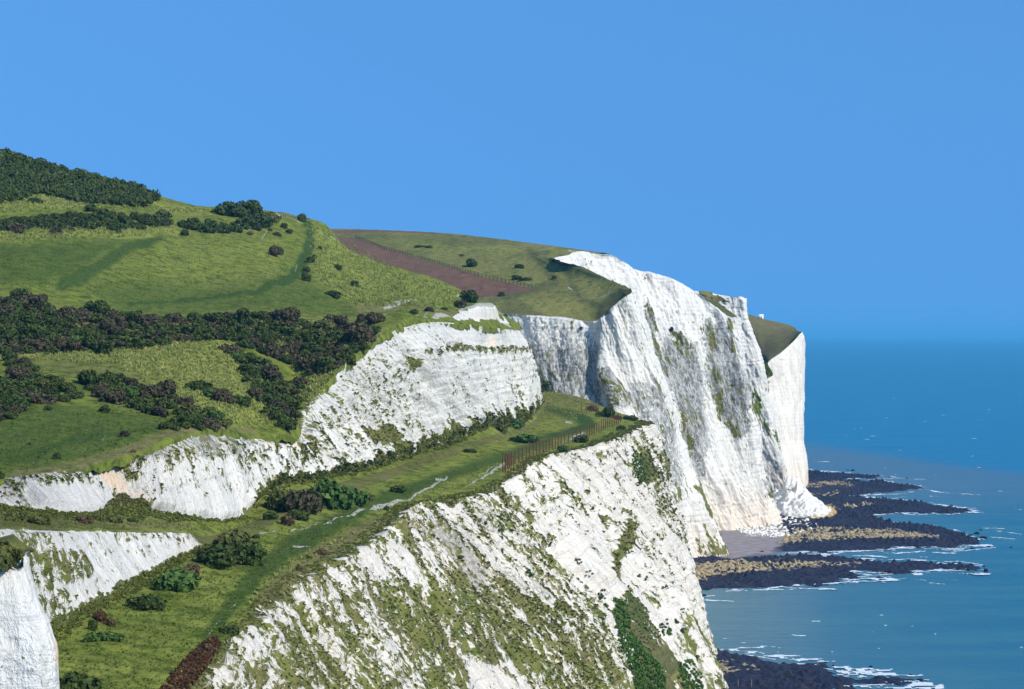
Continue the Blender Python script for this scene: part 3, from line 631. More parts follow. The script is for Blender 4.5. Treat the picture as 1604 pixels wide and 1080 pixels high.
# ------------------------------------------------------------------ far downs above the cliffs
J = [
 [(400, 560, 830), (560, 540, 830), (700, 512, 830), (780, 492.5, 823), (830, 494.5, 811), (880, 499, 806), (930, 504, 801), (956, 488, 796), (990, 455, 800)],
 [(400, 480, 880), (560, 470, 880), (700, 462, 870), (780, 461, 862), (820, 462, 853), (860, 463.5, 845), (905, 465, 836), (945, 463, 826), (984, 451, 814)],
 [(400, 420, 960), (560, 415, 950), (700, 420, 930), (770, 425, 916), (815, 428, 905), (855, 431, 893), (893, 434, 880), (925, 436, 866), (953, 437.5, 848)],
 [(400, 380, 1040), (560, 382, 1030), (700, 390, 1000), (770, 396, 978), (810, 399, 962), (836, 406, 940), (854, 409, 922), (880, 413, 903), (912, 418, 884)],
 [(400, 362, 1110), (560, 364, 1095), (700, 371, 1060), (770, 384, 1028), (805, 391, 1005), (828, 398, 975), (846, 400.5, 950), (859, 402.5, 930), (869, 405.5, 909)],
 [(400, 358, 1150), (560, 360, 1130), (700, 366.5, 1095), (775, 374, 1070), (815, 379, 1050), (845, 383, 1035), (870, 386, 1020), (900, 390, 1005), (945, 396.5, 990)],
 [(400, 368, 1240), (560, 369, 1220), (700, 376, 1200), (775, 384, 1180), (815, 389, 1160), (845, 393, 1150), (880, 397, 1140), (915, 401, 1130), (960, 408, 1120)],
]
B, tu, tv = net([[W(*p) for p in r] for r in J], [90, 110, 70, 44, 44, 44, 40, 34], [44, 44, 40, 34, 24, 12], smooth_v=True)
s, h = metric(B); px, py = proj(B); x, y = B[..., 0], B[..., 1]; P = B.copy(); TV = np.broadcast_to(tv[:, None], px.shape)
P[..., 2] += ss(0, 0.25, TV) * (0.7 * fbm(x / 30, y / 60, 3, 601) * ss(5.0, 4.0, TV)) + 0.2 * fbm(x / 3, y / 5, 2, 602)
jx = px + 3 * fbm(x / 6, y / 14, 3, 611); jy = py + 1.5 * fbm(x / 6, y / 14, 3, 612)
fieldp = [(505, 368), (556, 372), (602, 389), (669, 408), (737, 428), (804, 443), (840, 451.5), (787, 461), (740, 468), (600, 500), (480, 460)]
field = np.maximum(pmask(px, py, fieldp, 0.9), 0.9 * pmask(px, py, [(505, 359.5), (560, 360), (652, 363), (700, 368), (640, 366), (505, 363)], 0.8))
dry = dens(jx, jy, 0.45, [([(600, 370), (800, 385), (850, 430), (820, 440), (640, 395)], 0.6, 8), ([(900, 440), (980, 455), (960, 470), (900, 475)], 0.8, 6), ([(790, 465), (930, 470), (940, 492), (800, 485)], 0.75, 5)])
lush = 0.6 * lmask(jx, jy, [(830, 395), (850, 420), (870, 440), (840, 452), (790, 462), (770, 470)], [5, 5, 6, 4, 4, 5], 4) + 0.6 * lmask(jx, jy, [(880, 405), (895, 440), (910, 470), (940, 480), (975, 460)], [7, 4, 4, 5, 8], 4)
lush = np.clip(lush, 0, 0.8)
brown = dens(jx, jy, 0.5, [([(840, 385), (900, 392), (960, 400), (870, 405), (885, 415), (850, 402)], 0.5, 4), ([(780, 480), (930, 490), (930, 505), (780, 495)], 0.55, 4), ([(940, 432), (990, 452), (985, 465), (940, 445)], 0.4, 4), ([(560, 375), (700, 375), (820, 400), (700, 400)], 0.35, 8)])
dry = np.clip(dry + 0.2 + 0.45 * fbm(x / 22, y / 50, 3, 620), 0, 1); lush = np.clip(lush * 1.3 + 0.5 * ss(0.1, 0.5, fbm(x / 14, y / 40, 3, 621)), 0, 1)
path = 0 * px
for ln, wd in (([(845, 393), (868, 389)], 0.8), ([(890, 449), (896, 453)], 1.2), ([(905, 468), (945, 466), (953, 460), (956, 449)], 0.7), ([(970, 451), (988, 454)], 0.7), ([(890, 393), (900, 395)], 1.2)):
    path = np.maximum(path, 0.60 * lmask(px, py, ln, wd, 0.9))
sheet('clifftop_down', P, dict(veg=px * 0 + 1.1, field=field, dry=dry, lush=lush, brown=brown, path=path), np.dstack([x, y * 0.8]))
K = [
 [(1150, 620, 1150), (1186, 608, 1151), (1200, 595, 1154), (1211, 586.5, 1157), (1203, 569, 1163), (1223, 552.5, 1169), (1244, 533.5, 1177), (1255, 521.5, 1183)],
 [(1140, 560, 1200), (1165, 560, 1195), (1180, 560, 1190), (1192, 560, 1186), (1197, 555, 1186), (1215, 540, 1190), (1235, 527, 1200), (1250, 519, 1205)],
 [(1120, 515, 1270), (1150, 515, 1260), (1165, 516, 1250), (1178, 517, 1245), (1190, 518, 1240), (1210, 518, 1240), (1230, 517, 1240), (1247, 516, 1240)],
 [(1110, 485, 1360), (1145, 488, 1350), (1163, 490, 1340), (1176, 493.5, 1335), (1190, 498, 1330), (1215, 504, 1320), (1235, 509, 1310), (1246, 513, 1300)],
 [(1110, 495, 1460), (1145, 498, 1450), (1163, 500, 1440), (1176, 503, 1435), (1190, 507, 1430), (1215, 512, 1420), (1235, 517, 1410), (1244, 520, 1400)],
]
B, tu, tv = net([[W(*p) for p in r] for r in K], [14, 14, 12, 14, 20, 20, 14], [40, 44, 36, 6], smooth_v=True)
px, py = proj(B); x, y = B[..., 0], B[..., 1]; P = B.copy(); P[..., 2] += 0.3 * fbm(x / 8, y / 20, 3, 701)
jx = px + 3 * fbm(x / 6, y / 14, 3, 711); jy = py + 1.5 * fbm(x / 6, y / 14, 3, 712)
path = 0.42 * lmask(px, py, [(1225, 526), (1240, 527)], 0.7, 0.8)
sheet('clifftop_down', P, dict(veg=px * 0 + 1.1, dry=px * 0 + 0.3, lush=0.5 * lmask(jx, jy, [(1160, 520), (1200, 525), (1240, 531)], 3, 2) * 0.5, brown=0.85 + 0.1 * pmask(jx, jy, [(1170, 500), (1245, 513), (1240, 525), (1180, 512)], 3) + 0.3 * pmask(jx, jy, [(1180, 550), (1220, 535), (1200, 560)], 6), path=path), np.dstack([x, y * 0.8]))

# ------------------------------------------------------------------ near chalk spur, bottom left
Fst = [
 [(-500, 800, 120), (-480, 900, 118), (-470, 1010, 117), (-460, 1300, 116)],
 [(-120, 846, 128), (-110, 930, 126), (-100, 1020, 125), (-90, 1300, 124)],
 [(-30, 868, 130), (-20, 930, 128), (-10, 1020, 127), (0, 1300, 126)],
 [(24, 864, 131), (46, 940, 130), (78, 1012, 129), (82, 1300, 128)],
 [(20, 850, 142), (30, 940, 142), (60, 1012, 142), (70, 1300, 142)],
]
def paintF(s, h, px, py, TV, tv_, B):
    jx = px + 3 * fbm(s / 1, h / 3, 3, 811)
    v = 0.12 + fbm(s / 1.2, h / 3, 4, 813, 0.6) * 0.22 + 1.3 * ss(tv_ - 0.16, tv_ - 0.02, TV + 0.06 * fbm(s, s * 0, 2, 815))
    v = np.maximum(v, 0.5 * lmask(jx, py, [(-10, 1050), (20, 1035), (60, 1025), (72, 1030)], 4, 6))
    return dict(veg=v, stain_shade=0.18 + 0.16 * pmask(jx, py, [(-20, 1025), (80, 1010), (80, 1060), (50, 1060), (-20, 1070)], 8), dry=v * 0 + 0.5, lush=v * 0 + 0.3, brown=v * 0 + 0.3, warm=0.8 * pmask(px, py, [(76, 1000), (92, 1020), (88, 1045), (76, 1040)], 3))
cliff('chalk_spur', Fst, [40, 60, 50, 30], [90, 90, 100], 810, 0.22, paintF, back=6, ps=1.5)

# ------------------------------------------------------------------ foreshore: reef, rubble and beach as one rocky sheet
def WZ(px, py, z=0.0):
    Y = (H - z) * F / (py - HY); return ((px - CX) / F * Y, Y)
reefs = [ # pixel outlines on the water plane
 [(1140, 800), (1262, 738), (1300, 741), (1345, 744), (1395, 748), (1320, 752), (1420, 759), (1452, 766), (1400, 771), (1330, 777), (1345, 784), (1262, 800)],
 [(1262, 790), (1330, 777), (1400, 783), (1450, 789), (1515, 799), (1500, 804), (1440, 804), (1360, 806), (1262, 812)],
 [(1150, 800), (1262, 800), (1360, 808), (1400, 820), (1470, 828), (1495, 833), (1525, 842), (1530, 853), (1460, 857), (1380, 861), (1300, 867), (1230, 866), (1140, 850)],
 [(1060, 850), (1150, 872), (1250, 870), (1330, 875), (1440, 881), (1500, 886), (1535, 891), (1480, 894), (1400, 897), (1330, 896), (1390, 906), (1340, 909), (1290, 914), (1200, 923), (1120, 926), (1040, 932)],
 [(1090, 1020), (1120, 1020), (1200, 1028), (1290, 1046), (1340, 1058), (1400, 1064), (1440, 1062), (1400, 1072), (1330, 1080), (1250, 1100), (1000, 1180), (1010, 1080)],
]
beach = [(1120, 828), (1225, 826), (1235, 850), (1215, 868), (1150, 880), (1120, 876)]
reefW = [[WZ(*p) for p in r] for r in reefs]; beachW = [WZ(*p) for p in beach]
tanl = [([(1060, 905), (1120, 893), (1200, 889), (1290, 886), (1340, 884)], [12, 12, 7, 5, 2]), ([(1215, 845), (1290, 836), (1400, 838), (1470, 843)], [9, 9, 6, 2]), ([(1262, 802), (1310, 795), (1370, 791)], [6, 4, 1.5]),
        ([(1262, 762), (1310, 758), (1340, 764)], [4, 3, 1]), ([(1262, 778), (1310, 774)], [3.5, 3]), ([(1110, 1050), (1150, 1045), (1185, 1050)], [10, 9, 3])]
conec = WZ(1248, 800); 
def reef_patch(x0, x1, y0, y1, nx, ny):
    X, Yg = np.meshgrid(np.linspace(x0, x1, nx), np.linspace(y0, y1, ny)); X = X.astype(np.float32); Yg = Yg.astype(np.float32)
    sd_ = np.full(X.shape, -60, np.float32)
    for r in reefW: sd_ = np.maximum(sd_, polydist(X, Yg * 0.22, [(a, b * 0.22) for a, b in r]))   # outline distance, squeezed along the view
    bd = polydist(X, Yg * 0.3, [(a, b * 0.3) for a, b in beachW])
    e = sd_ + 2.2 * fbm(X / 9, Yg / 16, 4, 901)
    base = np.clip(e * 0.35, -2.5, 0.9)
    d1, d2, ci = worley(X / 2.6, Yg / 3.4, 902); d3, d4, cj = worley(X / 1.1, Yg / 1.6, 905)
    rock = (1 - ss(0.0, 0.62, d1)) * (0.5 + 0.65 * ci) * 1.25 + (1 - ss(0.05, 0.6, d3)) * (0.5 + 0.5 * cj) * 0.6
    Z = base + rock * ss(-0.6, 1.5, e) * (0.8 + 0.5 * fbm(X / 12, Yg / 20, 2, 910)) - 0.15
    fl = ss(-2.0, 3.0, bd + 1.5 * fbm(X / 5, Yg / 8, 2, 911)); Z = Z * (1 - fl) + fl * (0.75 + 0.05 * fbm(X, Yg, 2, 912) + 0.10 * (rock > 1.35))
    # fallen chalk cone and boulders at the cliff foot
    cx, cy = 141, 1022
    r = np.hypot((X - cx) / 18, (Yg - cy) / 62); cone = 15 * np.clip(1 - r, 0, 1) ** 1.15 * (1 + 0.3 * fbm(X / 3, Yg / 5, 3, 913))
    Z = np.maximum(Z, cone - 0.4 + 0.8 * rock * (cone > 0.3))
    Pg = np.dstack([X, Yg, Z]); ppx, ppy = proj(np.dstack([X, Yg, Z * 0 + 0.5]))
    tan = np.zeros(X.shape, np.float32)
    for ln, wd in tanl: tan = np.maximum(tan, lmask(ppx + 8 * fbm(X / 4, Yg / 9, 3, 921), ppy + 3 * fbm(X / 3, Yg / 7, 3, 922), ln, wd, 3))
    tan = np.clip(tan + 0.25 * (vn2(X / 7, Yg / 11, 923) > 0.45), 0, 1) * (0.15 + 0.85 * (cj > -0.25)) * ss(-0.55, 0.1, fbm(X / 5, Yg / 9, 3, 924) + 0.25)
    chalk = np.clip(ss(0.3, 1.8, cone), 0, 1); yel = np.exp(-((r - 0.93) / 0.13) ** 2) * (X > cx)
    chalk = np.maximum(chalk, ss(-3, 0, polydist(ppx, ppy, [(1160, 826), (1215, 824), (1215, 838), (1165, 840)]) + 3 * fbm(X / 2, Yg / 4, 2, 930)) * (rock > 0.35))
    m = np.dstack([tan, fl * (1 - chalk), chalk, yel * (1 - 0.5 * chalk)])
    fo = (e < -0.1) & (e > -3.2 - 1.5 * fbm(X / 14, Yg / 20, 2, 941)) & (fbm(X / 6, Yg / 3.2, 4, 940, 0.7) > 0.06 + 0.05 * np.abs(e + 1)) & (bd < -2) & (Z < 0.1)
    return Pg, m, fo
def reef_material():
    m, n, p = newmat('foreshore'); g = G(n); a = g.attr('m1'); s_ = g.sep(a.outputs['Color']); pos = g.node('ShaderNodeNewGeometry').outputs['Position']
    f = g.noise(pos, 0.8, 4, 0.7); f2 = g.noise(pos, 0.25, 3, 0.6)
    c = g.mix(g.step(f, 0.35, 0.68), (0.005, 0.006, 0.018), (0.024, 0.024, 0.048)); c = g.mix(g.math('MULTIPLY', g.step(f2, 0.54, 0.68), 0.4), c, (0.060, 0.050, 0.042))  # wet weed and shadow together put into the blue-black tone
    c = g.mix(g.step(g.math('ADD', s_[0], g.math('MULTIPLY', g.math('SUBTRACT', f, 0.5), 1.2)), 0.45, 0.75), c, g.mix(g.step(f2, 0.35, 0.65), (0.18, 0.135, 0.070), (0.38, 0.31, 0.19)))
    c = g.mix(s_[1], c, g.mix(g.step(f2, 0.4, 0.6), (0.23, 0.175, 0.14), (0.26, 0.24, 0.26)))
    c = g.mix(g.step(a.outputs['Alpha'], 0.3, 0.7), c, (0.55, 0.38, 0.15))
    c = g.mix(s_[2], c, g.mix(g.step(f, 0.3, 0.6), (0.5, 0.46, 0.38), (0.78, 0.75, 0.69)))
    g.lk(c, p.inputs['Base Color']); p.inputs['Roughness'].default_value = 0.7; p.inputs['Specular IOR Level'].default_value = 0.25
    g.lk(g.bump(f, 0.6, 0.4), p.inputs['Normal']); return m
M_reef = reef_material()
for (x0, x1, y0, y1, nx, ny) in ((40, 120, 440, 620, 250, 200), (40, 310, 700, 1010, 620, 420), (90, 320, 1000, 1400, 480, 340)):
    Pg, m, fo = reef_patch(x0, x1, y0, y1, nx, ny); Pf = Pg.copy(); Pf[..., 2] = 0.17 + 0.1 * vn2(Pg[..., 0] / 2, Pg[..., 1] / 2, 944); kf = fo.ravel()[gridfaces(ny, nx)].all(1)
    link('surf', mesh_np('surf', Pf, gridfaces(ny, nx)[kf], M_foam, smooth=False), kind='stuff', label='broken white surf washing along the reef edges', cat='surf')
    f_ = gridfaces(ny, nx); keep = Pg.reshape(-1, 3)[f_][:, :, 2].max(1) > -0.8
    me = mesh_np('foreshore', Pg, f_[keep], M_reef, {'m1': ('FLOAT_COLOR', m)}, smooth=False)
    link('foreshore', me, kind='structure'); 

# ------------------------------------------------------------------ sea
def sea_material():
    m, n, p = newmat('sea_water'); g = G(n)
    pos = g.node('ShaderNodeNewGeometry').outputs['Position']; z = g.node('ShaderNodeSeparateXYZ'); g.lk(pos, z.inputs[0])
    X, Y = z.outputs[0], z.outputs[1]
    nb = g.noise(g.scale(pos, (1.0, 0.35, 1)), 0.006, 5, 0.6, 0.6); nm_ = g.noise(g.scale(pos, (0.35, 1, 1)), 0.045, 4, 0.65)
    # distance seaward of the muddy inshore water
    t = g.math('ADD', g.math('MULTIPLY', X, 0.62), g.math('MULTIPLY', Y, 0.135))
    t = g.math('ADD', t, g.math('MULTIPLY', g.math('SUBTRACT', nb, 0.5), 70))
    near = g.mix(g.step(nm_, 0.38, 0.66), (0.006, 0.108, 0.165), (0.024, 0.138, 0.172))
    mud = g.mix(g.step(nb, 0.35, 0.65), (0.045, 0.122, 0.180), (0.075, 0.132, 0.165))
    deep = g.mix(g.step(nm_, 0.35, 0.68), (0.001, 0.130, 0.235), (0.004, 0.158, 0.265))
    c = g.mix(g.math('MULTIPLY', g.step(Y, 900, 1250), 0.9), near, mud)
    c = g.mix(g.step(t, 352, 395), c, deep)
    xs_ = g.math('SUBTRACT', X, g.math('MULTIPLY_ADD', g.math('MAXIMUM', g.math('SUBTRACT', Y, 600.0), 0.0), 0.19, 52.0))
    mk = g.math('MULTIPLY', g.math('SUBTRACT', 1.0, g.step(g.math('ADD', xs_, g.math('MULTIPLY', g.math('SUBTRACT', nb, 0.5), 60)), 5.0, 120.0)), g.math('MULTIPLY', g.math('SUBTRACT', 1.0, g.step(Y, 1150.0, 1500.0)), 0.6))
    c = g.mix(mk, c, (0.070, 0.150, 0.168))
    foam = g.noise(g.scale(pos, (0.5, 0.9, 1)), 0.11, 6, 0.75, 0.4)
    c = g.mix(g.math('MULTIPLY', g.step(foam, 0.735, 0.76), 0.8), c, (0.75, 0.78, 0.8))
    g.lk(c, p.inputs['Base Color']); p.inputs['Roughness'].default_value = 0.34; p.inputs['Specular IOR Level'].default_value = 0.30
    wv = g.math('ADD', g.noise(g.scale(pos, (0.45, 1.0, 1)), 0.28, 5, 0.68, 0.3), g.math('MULTIPLY', g.noise(g.scale(pos, (0.3, 1.0, 1)), 0.05, 3, 0.6), 1.5))
    g.lk(g.bump(wv, 0.5, 1.2), p.inputs['Normal']); return m
ys = np.concatenate([np.linspace(-400, 2000, 241), np.geomspace(2010, 800000, 120)]); xs = np.concatenate([-np.geomspace(800000, 400, 30), np.linspace(-300, 900, 121), np.geomspace(1000, 800000, 40)])
Xg, Yg = np.meshgrid(xs, ys); Zg = np.where((np.abs(Xg) < 2500) & (np.abs(Yg) < 4000), 0.12 * fbm(Xg / 14, Yg / 9, 2, 950), 0)
link('sea', mesh_np('sea', np.dstack([Xg, Yg, Zg]), gridfaces(len(ys), len(xs)), sea_material()), kind='structure')

# ================================================================== PLANTS
def clump(seed, lobes=9, leaves=900, size=0.13, flat=0.75, low=0.02):
    """a crown of leafy sprays on several overlapping boughs, unit radius, base at z=0"""
    r = np.random.default_rng(seed); V = []; 
    cs = [(0, 0, flat * 0.55, 0.55)]
    for k in range(lobes):
        a = r.uniform(0, 6.283); d = r.uniform(0.25, 0.72); rad = r.uniform(0.24, 0.46)
        cs.append((math.cos(a) * d, math.sin(a) * d, r.uniform(0.18, 0.95) * flat * (1 - 0.45 * d), rad))
    cs = np.array(cs); wgt = cs[:, 3] ** 2; idx = r.choice(len(cs), leaves, p=wgt / wgt.sum())
    d = r.normal(size=(leaves, 3)); d /= np.linalg.norm(d, axis=1, keepdims=True)
    c = cs[idx, :3] + d * cs[idx, 3:4] * r.uniform(0.72, 1.08, (leaves, 1)) * np.array([1, 1, 0.85]); c[:, 2] = np.maximum(c[:, 2], low)
    nrm = d + r.normal(scale=0.55, size=(leaves, 3)); nrm /= np.linalg.norm(nrm, axis=1, keepdims=True)
    t = np.cross(nrm, r.normal(size=(leaves, 3))); t /= np.linalg.norm(t, axis=1, keepdims=True); b = np.cross(nrm, t)
    sz = size * r.uniform(0.6, 1.35, (leaves, 1)); t *= sz; b *= sz * r.uniform(0.5, 0.9, (leaves, 1))
    V = np.stack([c - t - b * 0.6, c + t * 0.3 - b, c + t + b * 0.5, c - t * 0.4 + b], 1)
    return V.astype(np.float32)
def quads(V): n = V.shape[0]; return np.arange(n * 4).reshape(n, 4)
def tube(p0, p1, r0, r1, k=6):
    p0 = np.array(p0, float); p1 = np.array(p1, float); d = p1 - p0; d /= np.linalg.norm(d); a = np.cross(d, [0.3, 0.9, 0.2]); a /= np.linalg.norm(a); b = np.cross(d, a)
    th = np.arange(k) * 2 * math.pi / k; ring = np.cos(th)[:, None] * a + np.sin(th)[:, None] * b
    V = np.concatenate([p0 + ring * r0, p1 + ring * r1]); Fq = [[i, (i + 1) % k, k + (i + 1) % k, k + i] for i in range(k)]
    return V, np.array(Fq)
def join(parts):
    Vs, Fs, o = [], [], 0
    for V, Fq in parts: Vs.append(V); Fs.append(Fq + o); o += len(V)
    return np.concatenate(Vs), np.concatenate(Fs)
def box(c, sz, rz=0.0):
    x, y, z = [q / 2 for q in sz]; V = np.array([(-x, -y, -z), (x, -y, -z), (x, y, -z), (-x, y, -z), (-x, -y, z), (x, -y, z), (x, y, z), (-x, y, z)], float)
    cr, sr = math.cos(rz), math.sin(rz); V = np.stack([V[:, 0] * cr - V[:, 1] * sr, V[:, 0] * sr + V[:, 1] * cr, V[:, 2]], 1) + np.array(c)
    return V, np.array([(0, 3, 2, 1), (4, 5, 6, 7), (0, 1, 5, 4), (1, 2, 6, 5), (2, 3, 7, 6), (3, 0, 4, 7)])
KINDS = ['purple', 'dark', 'green', 'olive', 'red', 'brown']
crown_me = {}
for ki, kn in enumerate(KINDS):
    for v in range(4):
        V = clump(40 + ki * 10 + v, lobes=8 + v, leaves=1000, size=0.105, flat=0.95 if v % 2 == 0 else 0.72)
        crown_me[kn, v] = mesh_np('crown', V, quads(V), ML[kn], smooth=False)
tp = [tube((0, 0, -0.25), (0.03, 0.02, 0.45), 0.075, 0.045), tube((0.03, 0.02, 0.35), (0.33, 0.10, 0.72), 0.04, 0.018), tube((0.02, 0.02, 0.3), (-0.28, 0.15, 0.70), 0.04, 0.018), tube((0.0, 0.0, 0.25), (0.05, -0.3, 0.62), 0.035, 0.015)]
TV_, TF_ = join(tp); trunk_me = mesh_np('trunk', TV_, TF_, M_bark, smooth=False)
rb = random.Random(7); nshrub = 0
def shrub(px, py, rp, kind, label, group=None, name='shrub', cat='bush', flat=1.0, wide=1.0):
    g_ = ground(px, py)
    if g_ is None: return None
    r = rp * g_[1] / F; v = rb.randrange(4)
    o = link(name, None, label=label, cat=cat, group=group, loc=(float(g_[0]), float(g_[1]), float(g_[2]) - 0.12 * r))
    o.rotation_euler = (0, 0, rb.uniform(0, 6.28)); o.scale = (r * 1.18 * wide * rb.uniform(0.95, 1.1), r * 1.18 * wide * rb.uniform(0.9, 1.05), r * 1.35 * flat * rb.uniform(0.9, 1.1))
    c = link('crown', crown_me[kind, v], parent=o); t = link('trunk', trunk_me, parent=o)
    return o
